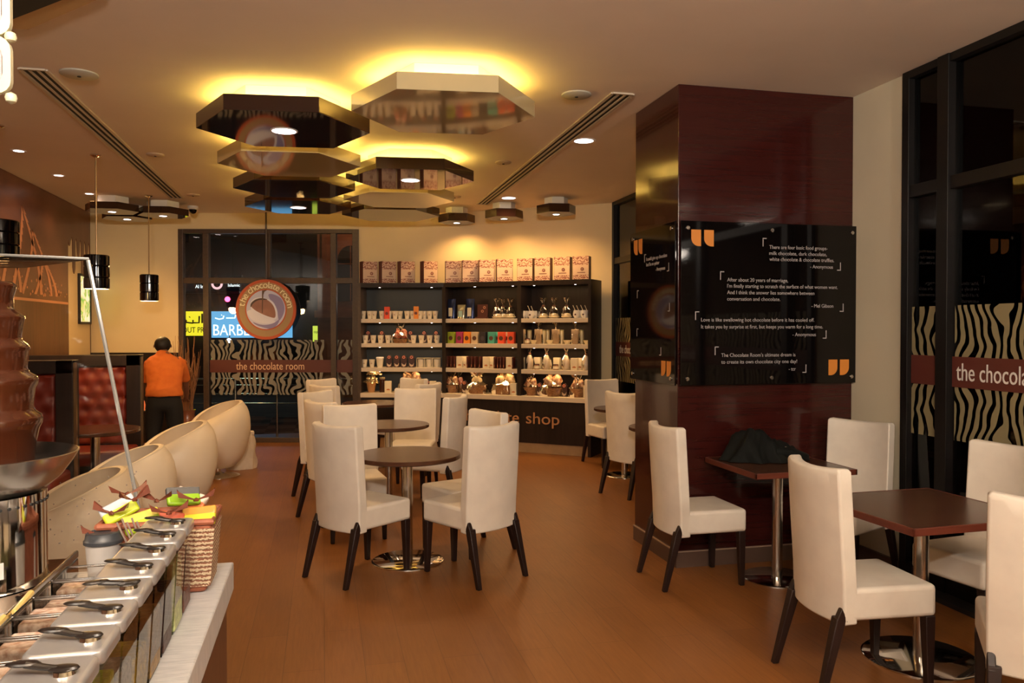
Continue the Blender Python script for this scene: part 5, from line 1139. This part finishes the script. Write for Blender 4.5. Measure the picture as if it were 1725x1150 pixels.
part('face_features', M['skin'], pe, lambda b: (blob(b, -0.04, 0.475, 1.415, 0.014, 0.02, 0.022, 1, 0.05, 2), blob(b, -0.04, 0.462, 1.375, 0.022, 0.01, 0.007, 1, 0.05, 2)))
part('eye', M['white'], pe, lambda b: blob(b, -0.072, 0.458, 1.44, 0.012, 0.008, 0.008, 1, 0.0, 2)); part('eye', M['white'], pe, lambda b: blob(b, -0.008, 0.458, 1.44, 0.012, 0.008, 0.008, 1, 0.0, 2))

# ================================================================== SERVING COUNTER (left foreground)
CTX, CTE = -0.272, 2.60
co = thing('serving_counter', 'long white-topped serving counter with brown front in the left foreground', 'counter', (-0.9, 1.4, 0))
part('worktop', varied('white_textured_laminate', (0.52, 0.54, 0.56), (0.68, 0.69, 0.70), (1, 8, 1), 18, rough=0.35, bs=0.3), co, lambda b: box(b, -0.75, 0.9 + CTX, -1.35, CTE - 1.4, 0.815, 0.90), bevel=0.004)
part('front_panel', m_wood('brown_panel', (0.10, 0.045, 0.025), (0.14, 0.065, 0.035), 0.4, 'z'), co, lambda b: box(b, -0.73, 0.9 + CTX - 0.02, -1.33, CTE - 1.4 - 0.015, 0.0, 0.815), smooth=False)
# toppings dispensers
LIDM = varied('brushed_grey_lid', (0.40, 0.40, 0.41), (0.48, 0.48, 0.49), ns=6, rough=0.30, metal=0.55)
CONT = [('pale yellow-green', (0.50, 0.48, 0.20)), ('dark brown', (0.07, 0.025, 0.012)), ('pistachio green', (0.62, 0.66, 0.33)), ('near black', (0.03, 0.02, 0.018)), ('golden', (0.60, 0.36, 0.06)), ('silvery', (0.55, 0.5, 0.42)), ('clear and white', (0.70, 0.66, 0.58)), ('lime yellow', (0.60, 0.62, 0.04))]
CONT = [('reddish brown', (0.16, 0.06, 0.04)), ('pistachio green', (0.52, 0.58, 0.26)), ('dark brown', (0.06, 0.02, 0.012)), ('golden brown', (0.34, 0.20, 0.06)), ('yellow and dark', (0.65, 0.45, 0.05)), ('silvery', (0.45, 0.42, 0.36)), ('lime yellow', (0.55, 0.58, 0.06)), ('olive yellow', (0.42, 0.40, 0.08))]
ybase = [2.13, 2.0, 1.868, 1.737, 1.606, 1.475, 1.344, 1.213]
SCOOPA = [5, 8, 6, 10, -18, 6, 8, 4]
for i, (nm, c) in enumerate(CONT):
    yc = ybase[i] + 0.061
    t = thing('topping_canister', 'x', 'canister', (-0.392, yc, 0.901), 0, 'clear topping canisters with grey lids on the counter')
    t['label'] = ('clear canister with %s contents on the counter, ' % nm) + (['farthest from us', 'second from the far end', 'third from the far end', 'fourth from the far end', 'fourth from the near end', 'third from the near end', 'second from the near end', 'nearest to us'][i])
    def shell(b):
        a = [(-0.055, -0.055, 0), (0.045, -0.055, 0), (0.045, 0.055, 0), (-0.055, 0.055, 0)]; c_ = [(-0.06, -0.058, 0.195), (0.058, -0.058, 0.195), (0.058, 0.058, 0.195), (-0.06, 0.058, 0.195)]
        A = [b.verts.new(p) for p in a]; C_ = [b.verts.new(p) for p in c_]; b.faces.new(A[::-1])
        for k in range(4): b.faces.new((A[k], A[(k + 1) % 4], C_[(k + 1) % 4], C_[k]))
    part('clear_body', M['clear'], t, shell, smooth=False)
    cm = varied('contents_' + str(i), tuple(q * 0.55 for q in c), c, ns=90, rough=0.4, bs=1.0)
    lvl = [0.15, 0.165, 0.14, 0.13, 0.10, 0.12, 0.15, 0.14][i]
    part('contents', cm, t, lambda b: box(b, -0.050, 0.041 + lvl * 0.05, -0.051, 0.051, 0.004, lvl), smooth=False, bevel=0.004)
    part('lid', LIDM, t, lambda b: prism(b, [(-0.048, -0.062), (0.048, -0.062), (0.060, -0.050), (0.060, 0.050), (0.048, 0.062), (-0.048, 0.062), (-0.060, 0.050), (-0.060, -0.050)], 0.195, 0.222), bevel=0.008, seg=4)
    def scoop(b):
        vs = lathe(b, [(0.0, -0.007), (0.011, -0.005), (0.0125, 0), (0.011, 0.005), (0, 0.007)], 20, cap=False)
        bmesh.ops.scale(b, vec=(2.1, 1, 1), verts=vs); bmesh.ops.translate(b, vec=(0.030, 0.0, 0.013), verts=vs)
        tube(b, [(0.02, 0, 0.014), (0.0, 0, 0.018), (-0.03, 0.003, 0.026)], 0.0065, 10, 0.009)
        vs = lathe(b, [(0.0, -0.006), (0.010, -0.004), (0.012, 0), (0.010, 0.004), (0, 0.006)], 20, cap=False)
        bmesh.ops.scale(b, vec=(2.4, 1, 1), verts=vs); bmesh.ops.translate(b, vec=(-0.035, 0.004, 0.027), verts=vs)
    sp = part('scoop_handle', simple('black_plastic', (0.012, 0.009, 0.008), 0.3), t, scoop)
    sp.location = (0.0, -0.005, 0.222); sp.rotation_euler = (0, 0, math.radians(SCOOPA[i] * -1)); sp.scale = (0.85, 0.85, 0.6)
    lr = part('lid_socket', M['chrome'], t, lambda b: lathe(b, [(0.018, 0.221), (0.016, 0.228), (0, 0.229)], 20, loc=(0.026, -0.005, 0)))
# clear food boxes between canisters and tray
RIM = m_glass('clear_rim', (0.80, 0.76, 0.72), 3.2, 0.22)
for i in range(8):
    yc = 1.26 + i * 0.122
    t = thing('clear_food_box', 'open clear plastic box with brown sweets on the counter, ' + ORD(i) + ' from the near end', 'box', (-0.545, yc, 0.901), 0, 'clear plastic boxes of sweets')
    part('clear_walls', M['clear'], t, lambda b: (box(b, -0.075, -0.072, -0.056, 0.056, 0, 0.13), box(b, 0.072, 0.075, -0.056, 0.056, 0, 0.13), box(b, -0.072, 0.072, -0.056, -0.053, 0, 0.13), box(b, -0.072, 0.072, 0.053, 0.056, 0, 0.13)), smooth=False)
    part('box_rim', RIM, t, lambda b: (box(b, -0.078, -0.070, -0.058, 0.058, 0.128, 0.134), box(b, 0.070, 0.078, -0.058, 0.058, 0.128, 0.134), box(b, -0.07, 0.07, -0.058, -0.052, 0.128, 0.134), box(b, -0.07, 0.07, 0.052, 0.058, 0.128, 0.134)), bevel=0.002)
    part('sweets', varied('sweets_%d' % i, (0.46, 0.26, 0.18), (0.88, 0.74, 0.64), ns=70, rough=0.3, bs=1.0), t, lambda b: box(b, -0.068, 0.068, -0.05, 0.05, 0.003, 0.098 + 0.008 * (i % 3)), bevel=0.006)
# cups with black lids
for lab, x, y in (('white coffee cup with a black lid on the counter, front one of two', -0.56, 2.27), ('white coffee cup with a dark lid on the counter, behind the front one', -0.535, 2.41)):
    t = thing('coffee_cup', lab, 'cup', (x, y, 0.901), 0)
    part('cup', simple('white_card', (0.62, 0.60, 0.58), 0.5), t, lambda b: lathe(b, [(0.030, 0), (0.043, 0.165), (0.045, 0.168), (0.02, 0.168)], 28))
    part('lid', simple('charcoal_lid', (0.035, 0.04, 0.048), 0.4), t, lambda b: lathe(b, [(0.047, 0.163), (0.047, 0.171), (0.044, 0.174), (0.041, 0.19), (0.036, 0.192), (0.034, 0.188), (0, 0.188)], 32))
# basket with wrapped sweets
bt_ = thing('sweets_basket', 'reddish woven basket at the far end of the counter holding coloured packets', 'basket', (-0.40, 2.38, 0.901), 0)
WV = mat('woven_band', rough=0.7); wv = N(WV, 'ShaderNodeTexWave', wave_type='BANDS', bands_direction='Z'); LK(WV, coords(WV), wv.inputs[0]); wv.inputs['Scale'].default_value = 26; wv.inputs['Distortion'].default_value = 3.5; wv.inputs['Detail Scale'].default_value = 6
LK(WV, ramp(WV, [(0.35, (0.22, 0.09, 0.05)), (0.6, (0.60, 0.48, 0.32))], wv.outputs['Fac']), WV.node_tree.nodes['Principled BSDF'].inputs['Base Color']); bump(WV, wv.outputs['Fac'], 0.6, 0.004)
RB = varied('red_brown_cane', (0.26, 0.075, 0.035), (0.34, 0.11, 0.055), ns=50, rough=0.6)
def trap(b, x0, x1, y0, y1, z0, z1, g):
    A = [b.verts.new(p) for p in ((x0 + g, y0 + g, z0), (x1 - g, y0 + g, z0), (x1 - g, y1 - g, z0), (x0 + g, y1 - g, z0))]; C_ = [b.verts.new(p) for p in ((x0, y0, z1), (x1, y0, z1), (x1, y1, z1), (x0, y1, z1))]
    b.faces.new(A[::-1]); b.faces.new(C_)
    for k in range(4): b.faces.new((A[k], A[(k + 1) % 4], C_[(k + 1) % 4], C_[k]))
part('cane_body', RB, bt_, lambda b: trap(b, -0.18, 0.105, -0.085, 0.09, 0, 0.195, 0.018), bevel=0.012, seg=3)
part('woven_band', WV, bt_, lambda b: (trap(b, 0.03, 0.111, -0.090, 0.07, 0.02, 0.180, 0.013),), smooth=False)
part('rim', RB, bt_, lambda b: tube(b, [(-0.18, -0.085, 0.197), (0.105, -0.085, 0.197), (0.105, 0.09, 0.197), (-0.18, 0.09, 0.197), (-0.18, -0.085, 0.197)], 0.009, 8))
rnd = random.Random(11)
PKC = [('white and lime', (0.50, 0.60, 0.03), (0.55, 0.58, 0.66)), ('lime green', (0.42, 0.58, 0.02), (0.75, 0.65, 0.1)), ('yellow', (0.72, 0.48, 0.03), (0.5, 0.1, 0.05)), ('orange', (0.75, 0.20, 0.05), (0.7, 0.6, 0.5)), ('green', (0.25, 0.45, 0.02), (0.1, 0.1, 0.1)), ('yellow-green', (0.60, 0.60, 0.04), (0.6, 0.3, 0.05))]
PK = [(-0.135, 2.33, 1.135, 20, -25, 0), (-0.075, 2.31, 1.105, 10, -15, 1), (-0.02, 2.33, 1.10, -5, 10, 2), (0.03, 2.42, 1.135, -15, 20, 3), (0.015, 2.40, 1.15, 25, 5, 4), (0.065, 2.34, 1.105, -8, -5, 5)]
for dx, y, z, rz, rx, k in PK:
    nm, c1, c2 = PKC[k]
    t = thing('sweet_packet', '%s sweet packet with brown twisted ends sticking out of the woven basket' % nm, 'packet', (-0.40 + dx, y, z), math.radians(rz), 'sweet packets in the woven basket'); t.rotation_euler = (math.radians(55), math.radians(rx), math.radians(rz))
    part('wrapper', mat('pk%d' % k, c1, 0.25), t, lambda b: box(b, -0.045, 0.045, -0.028, 0.020, -0.008, 0.008), bevel=0.006, seg=3)
    part('wrapper_stripe', mat('pks%d' % k, c2, 0.25), t, lambda b: box(b, -0.0455, 0.0455, 0.0, 0.026, -0.0083, 0.0083), bevel=0.004)
for i, (dx, y, z, a) in enumerate(((-0.12, 2.36, 1.17, 30), (-0.15, 2.31, 1.13, -20), (-0.165, 2.28, 1.08, 10), (-0.04, 2.32, 1.155, -35), (-0.005, 2.30, 1.125, 20), (0.055, 2.36, 1.145, 5), (-0.09, 2.30, 1.165, 60))):
    t = thing('ribbon_twist', 'shiny brown ribbon twist on the basket of sweets, ' + ORD(i) + ' of several', 'ribbon', (-0.40 + dx, y, z), math.radians(a), 'brown ribbon twists on the basket')
    t['label'] = 'shiny brown ribbon twist among the packets in the woven basket'
    def tw(b):
        for s_ in (-1, 1):
            pts = [(s_ * 0.004, 0, 0), (s_ * 0.045, -0.012, 0.012), (s_ * 0.050, 0.0, 0.030), (s_ * 0.040, 0.012, 0.014)]
            A = [b.verts.new(p) for p in pts]; B_ = [b.verts.new((p[0], p[1] + 0.003, p[2] + 0.003)) for p in pts]
            b.faces.new(A); b.faces.new(B_[::-1])
            for q in range(4): b.faces.new((A[q], A[(q + 1) % 4], B_[(q + 1) % 4], B_[q]))
        blob(b, 0, 0, 0, 0.009, 0.007, 0.008, 1, 0.1, 1)
    part('bow', simple('shiny_brown_ribbon', (0.13, 0.035, 0.02), 0.15, spec=0.8), t, tw, smooth=False)
part('stick_bundle', simple('grey_brown_sticks', (0.34, 0.26, 0.22), 0.3), bt_, lambda b: [tube(b, [(-0.095 + k * 0.011, -0.10, 0.13), (-0.125 + k * 0.012, -0.12, 0.215 + 0.01 * (k % 2))], 0.0026, 6) for k in range(5)])

# metal tray, price clips and chocolate fountain
tr = thing('metal_tray', 'polished steel drip tray under the chocolate fountain', 'tray', (-0.98, 1.75, 0.901))
part('tray_body', M['chrome'], tr, lambda b: (box(b, -0.28, 0.28, -0.75, 0.82, 0, 0.05),), bevel=0.006)
part('drain_slots', M['mblack'], tr, lambda b: [box(b, -0.22, 0.24, -0.7 + k * 0.06, -0.68 + k * 0.06, 0.0495, 0.0515) for k in range(14)], smooth=False)
part('raised_edge', M['steel'], tr, lambda b: box(b, 0.27, 0.28, -0.75, 0.82, 0.05, 0.072), bevel=0.004)
CLIPM = simple('amber_plastic', (0.85, 0.60, 0.20), 0.3)
for i, y in enumerate((2.10, 1.93, 1.76, 1.60)):
    t = thing('amber_clip', 'amber plastic clip on the steel tray edge, ' + ORD(i) + ' from the far end', 'clip', (-0.692, y, 0.975), 0, 'amber clips on the tray edge')
    part('clip_bar', CLIPM, t, lambda b: tube(b, [(0, -0.055, -0.005), (0, 0.05, 0.005)], 0.008, 8))
    part('clip_tab', CLIPM, t, lambda b: box(b, -0.004, 0.006, -0.06, -0.035, -0.035, 0.0), bevel=0.004)
fo = thing('chocolate_fountain', 'tall tiered chocolate fountain flowing with dark chocolate on a steel base', 'chocolate fountain', (-0.885, 2.36, 0.953))
k_ = 0.00157
def FZ(py): return 1.62 - (py - 554) * k_ - 0.953
def FR(px): return (px + 6) * k_
part('steel_base', M['chrome'], fo, lambda b: lathe(b, [(0.165, 0), (FR(96), 0.01), (FR(96), FZ(828)), (0.10, FZ(826))], 56))
part('vent_holes', M['mblack'], fo, lambda b: [lathe(b, [(0.004, -0.001), (0.004, 0.003)], 10, mx=Matrix.Rotation(a_, 4, 'Z') @ Matrix.Translation((FR(96), 0, FZ(843))) @ Matrix.Rotation(PI / 2, 4, 'Y')) for a_ in [-2.6 + q * 0.13 for q in range(26)]])
part('white_sticker', simple('white_sticker', (0.62, 0.60, 0.58), 0.5), fo, lambda b: (lambda vs: None)([b.faces.new([b.verts.new(((FR(96) + 0.0012) * math.cos(a), (FR(96) + 0.0012) * math.sin(a), z)) for a, z in ((a0_, 0.04), (a0_ + 0.09, 0.04), (a0_ + 0.09, 0.082), (a0_, 0.082))]) for a0_ in [-1.5 + q * 0.09 for q in range(7)]]), smooth=False)
part('bowl', M['steel'], fo, lambda b: lathe(b, [(0.08, FZ(829)), (FR(94), FZ(825)), (FR(118), FZ(805)), (FR(136), FZ(780)), (FR(144), FZ(766)), (FR(146), FZ(763)), (FR(143), FZ(762)), (FR(130), FZ(780)), (FR(110), FZ(797)), (0.08, FZ(805))], 72), angle=60)
ch = [(0, FZ(473))] + [(FR(x), FZ(y)) for y, x in ((475, 48), (479, 54), (486, 53), (500, 49), (519, 49), (524, 56), (530, 63), (534, 66), (542, 64), (566, 60), (574, 62), (580, 69), (586, 73), (592, 71), (620, 68), (628, 72), (634, 82), (640, 85), (646, 84), (655, 80), (685, 77), (693, 80), (700, 89), (706, 91), (714, 90), (722, 86), (745, 81), (775, 78), (800, 76))]
part('chocolate_tiers', M['choc'], fo, lambda b: lathe(b, ch, 72, cap=False), angle=75)
part('crown', M['choc'], fo, lambda b: (lathe(b, [(0.02, FZ(474)), (0.012, FZ(462)), (0.018, FZ(454)), (0, FZ(452))], 24)))

# glass screen at the counter end
gs = thing('glass_screen', 'clear glass sneeze guard with a slanted polished edge behind the chocolate fountain', 'glass screen', (0, 0, 0))
T0, B0 = Vector((-0.680, 2.61, 1.825)), Vector((-0.515, 2.61, 0.905))
def pane(pts, th):
    def f(b):
        A = [b.verts.new(p) for p in pts]; B_ = [b.verts.new(Vector(p) + Vector(th)) for p in pts]; n = len(pts)
        b.faces.new(A); b.faces.new(B_[::-1])
        for q in range(n): b.faces.new((A[q], A[(q + 1) % n], B_[(q + 1) % n], B_[q]))
    return f
gs.location = (-1.0, 2.61, 0.9)
O3 = Vector(gs.location)
part('end_pane', M['clear'], gs, pane([T0 - O3, B0 - O3, Vector((-1.64, 2.61, 0.905)) - O3, Vector((-1.64, 2.61, 1.825)) - O3], (0, 0.008, 0)), smooth=False)
part('slanted_edge', M['edge'], gs, lambda b: tube(b, [T0 - O3 + Vector((0, 0.003, 0)), B0 - O3 + Vector((0, 0.003, 0))], 0.006, 6), smooth=False)
tp = [(-0.68, 2.61), (-0.975, 3.0), (-1.5, 3.15), (-1.62, 2.35), (-0.89, 2.53)]
part('top_pane', M['clear'], gs, lambda b: prism(b, [(x + 1.0, y - 2.61) for x, y in tp], 0.925, 0.933), smooth=False)
part('top_edge', M['edge'], gs, lambda b: tube(b, [(x + 1.0, y - 2.61, 0.929) for x, y in [tp[3], tp[4], tp[0], tp[1], tp[2]]], 0.004, 6), smooth=False)
dr = part('water_drops', simple('drop_grey', (0.20, 0.15, 0.12), 0.1), gs, lambda b: [blob(b, -0.70 + rnd.random() * 0.30 + 1.0 - 0.15, -0.002, 0.07 + rnd.random() * 0.22, 0.0022, 0.001, 0.003, 1, 0, 1) for q in range(60)]); dr['kind'] = 'stuff'

# hanging lit menu frame close to the camera, top left, and the lowered ceiling strip above the counter
lf = thing('hanging_menu_frame', 'pale rounded double menu frame hanging at the top left corner', 'menu board', (-0.72, 1.72, CEIL))
FRM = simple('pale_yellow_enamel', (0.55, 0.52, 0.36), 0.3)
def rrect(b, x0, x1, z0, z1, r=0.025, w_=0.007):
    pts = []
    for cx, cz, a0_ in ((x1 - r, z1 - r, 0), (x0 + r, z1 - r, PI / 2), (x0 + r, z0 + r, PI), (x1 - r, z0 + r, 1.5 * PI)):
        pts += [(cx + r * math.cos(a0_ + q * PI / 8), 0, cz + r * math.sin(a0_ + q * PI / 8)) for q in range(5)]
    cx, cz = (x0 + x1) / 2, (z0 + z1) / 2; R4 = []
    for sx_, yy in ((-w_, -w_), (w_, -w_), (w_, w_), (-w_, w_)):
        R4.append([b.verts.new((p[0] + sx_ * (1 if p[0] > cx else -1), yy, p[2] + sx_ * (1 if p[2] > cz else -1))) for p in pts])
    for k in range(4):
        P_, Q_ = R4[k], R4[(k + 1) % 4]
        for i in range(len(pts)): b.faces.new((P_[i], P_[(i + 1) % len(pts)], Q_[(i + 1) % len(pts)], Q_[i]))
part('lower_frame', FRM, lf, lambda b: rrect(b, -0.25, 0.135, 2.075 - CEIL, 2.17 - CEIL)); part('upper_frame', FRM, lf, lambda b: rrect(b, -0.25, 0.135, 2.185 - CEIL, 2.50 - CEIL))
part('menu_sheet', mat('menu_sheet', (0.35, 0.27, 0.30), 0.4), lf, lambda b: (box(b, -0.24, 0.125, -0.002, 0.002, 2.085 - CEIL, 2.16 - CEIL), box(b, -0.24, 0.125, -0.002, 0.002, 2.195 - CEIL, 2.49 - CEIL)), smooth=False)
for z in (2.062, 2.178): part('joint', FRM, lf, lambda b: lathe(b, [(0, -0.012), (0.009, -0.007), (0.011, 0), (0.009, 0.007), (0, 0.012)], 14, loc=(0.140, 0, z - CEIL), cap=False))
part('hanging_wire', M['steel'], lf, lambda b: (tube(b, [(-0.2, 0, 2.5 - CEIL), (-0.2, 0, 0)], 0.002, 6), tube(b, [(0.1, 0, 2.5 - CEIL), (0.1, 0, 0)], 0.002, 6)))
lamp('AREA', 'counter_lamp', (-0.95, 1.5, 3.2), 9, (1.0, 0.68, 0.36), 0.25)
bm = bmesh.new(); prism(bm, [(-1.60, 4.73), (-1.15, 4.28), (-1.15, 2.0), (-3.2, 2.0), (-3.2, 4.73)], CEIL - 0.03, CEIL - 0.001); struct('ceiling_recess', bm, M['dark'], smooth=False)
bm = bmesh.new(); prism(bm, [(-1.64, 4.88), (-1.56, 4.88), (-1.03, 4.30), (-1.03, 2.0), (-1.15, 2.0), (-1.15, 4.28), (-1.60, 4.73), (-3.2, 4.73), (-3.2, 4.88)], CEIL - 0.02, CEIL - 0.001); struct('trim_4', bm, mat('ochre_trim', (0.50, 0.30, 0.12), 0.6), smooth=False)

# ------------------------------------------------------------------ pieces that belong to a part sit under that part
NEST = {'carton_picture': ('carton',), 'printed_picture': ('carton',), 'round_emblem': ('bag_body', 'mug', 'case_board', 'packet'), 'cup_picture': ('packet',), 'printed_mark': ('cup',), 'paper_label': ('pouch', 'jar'),
        'side_gusset': ('bag_body',), 'toy_nose': ('plush_toy',), 'rim_seam': ('shell',), 'lamp_face': ('lamp_ring', 'trim_ring'), 'shade_lining': ('lamp_shade',), 'liquid': ('picture_disc',), 'liquid_shadow_ring': ('picture_disc',),
        'cup_rim': ('picture_disc',), 'cup_bowl': ('picture_disc',), 'cup_foot': ('picture_disc',), 'shaded_swirl': ('picture_disc',), 'chocolate_pour': ('picture_disc',), 'curved_lettering': ('lettering_ring',),
        'vent_holes': ('steel_base',), 'white_sticker': ('steel_base',), 'pale_arches': ('brown_field',), 'base_lettering': ('base_cabinet',), 'standoff_bolt': ('glass_panel',), 'quotation_line': ('glass_panel',),
        'corner_bracket': ('glass_panel',), 'opening_quote_mark': ('glass_panel',), 'closing_quote_mark': ('glass_panel',), 'wrapper_stripe': ('wrapper',), 'scoop_handle': ('lid',), 'lid_socket': ('lid',), 'spine_stripe': ('bar',),
        'eye': ('body',), 'ear': ('body',), 'centre_sensor': ('cover',), 'clip_tab': ('clip_bar',), 'drain_slots': ('tray_body',), 'raised_edge': ('tray_body',), 'slanted_edge': ('end_pane',), 'water_drops': ('end_pane',), 'woven_band': ('cane_body',), 'window_bars': ('arched_window',)}
def base(o): return o.name.split('.')[0]
CH_ = {}
for o in COL.objects:
    if o.parent: CH_.setdefault(o.parent, []).append(o)
for t in [o for o in COL.objects if o.parent is None and 'category' in o]:
    ks = CH_.get(t, []); last = {}
    for o in ks:
        last[base(o)] = last.get(base(o)) or o
    if base(t) == 'building': continue
    direct = len(ks)
    for o in ks:
        if direct <= 2: break
        for target in NEST.get(base(o), ()):
            if target in last and last[target] is not o: o.parent = last[target]; direct -= 1; break
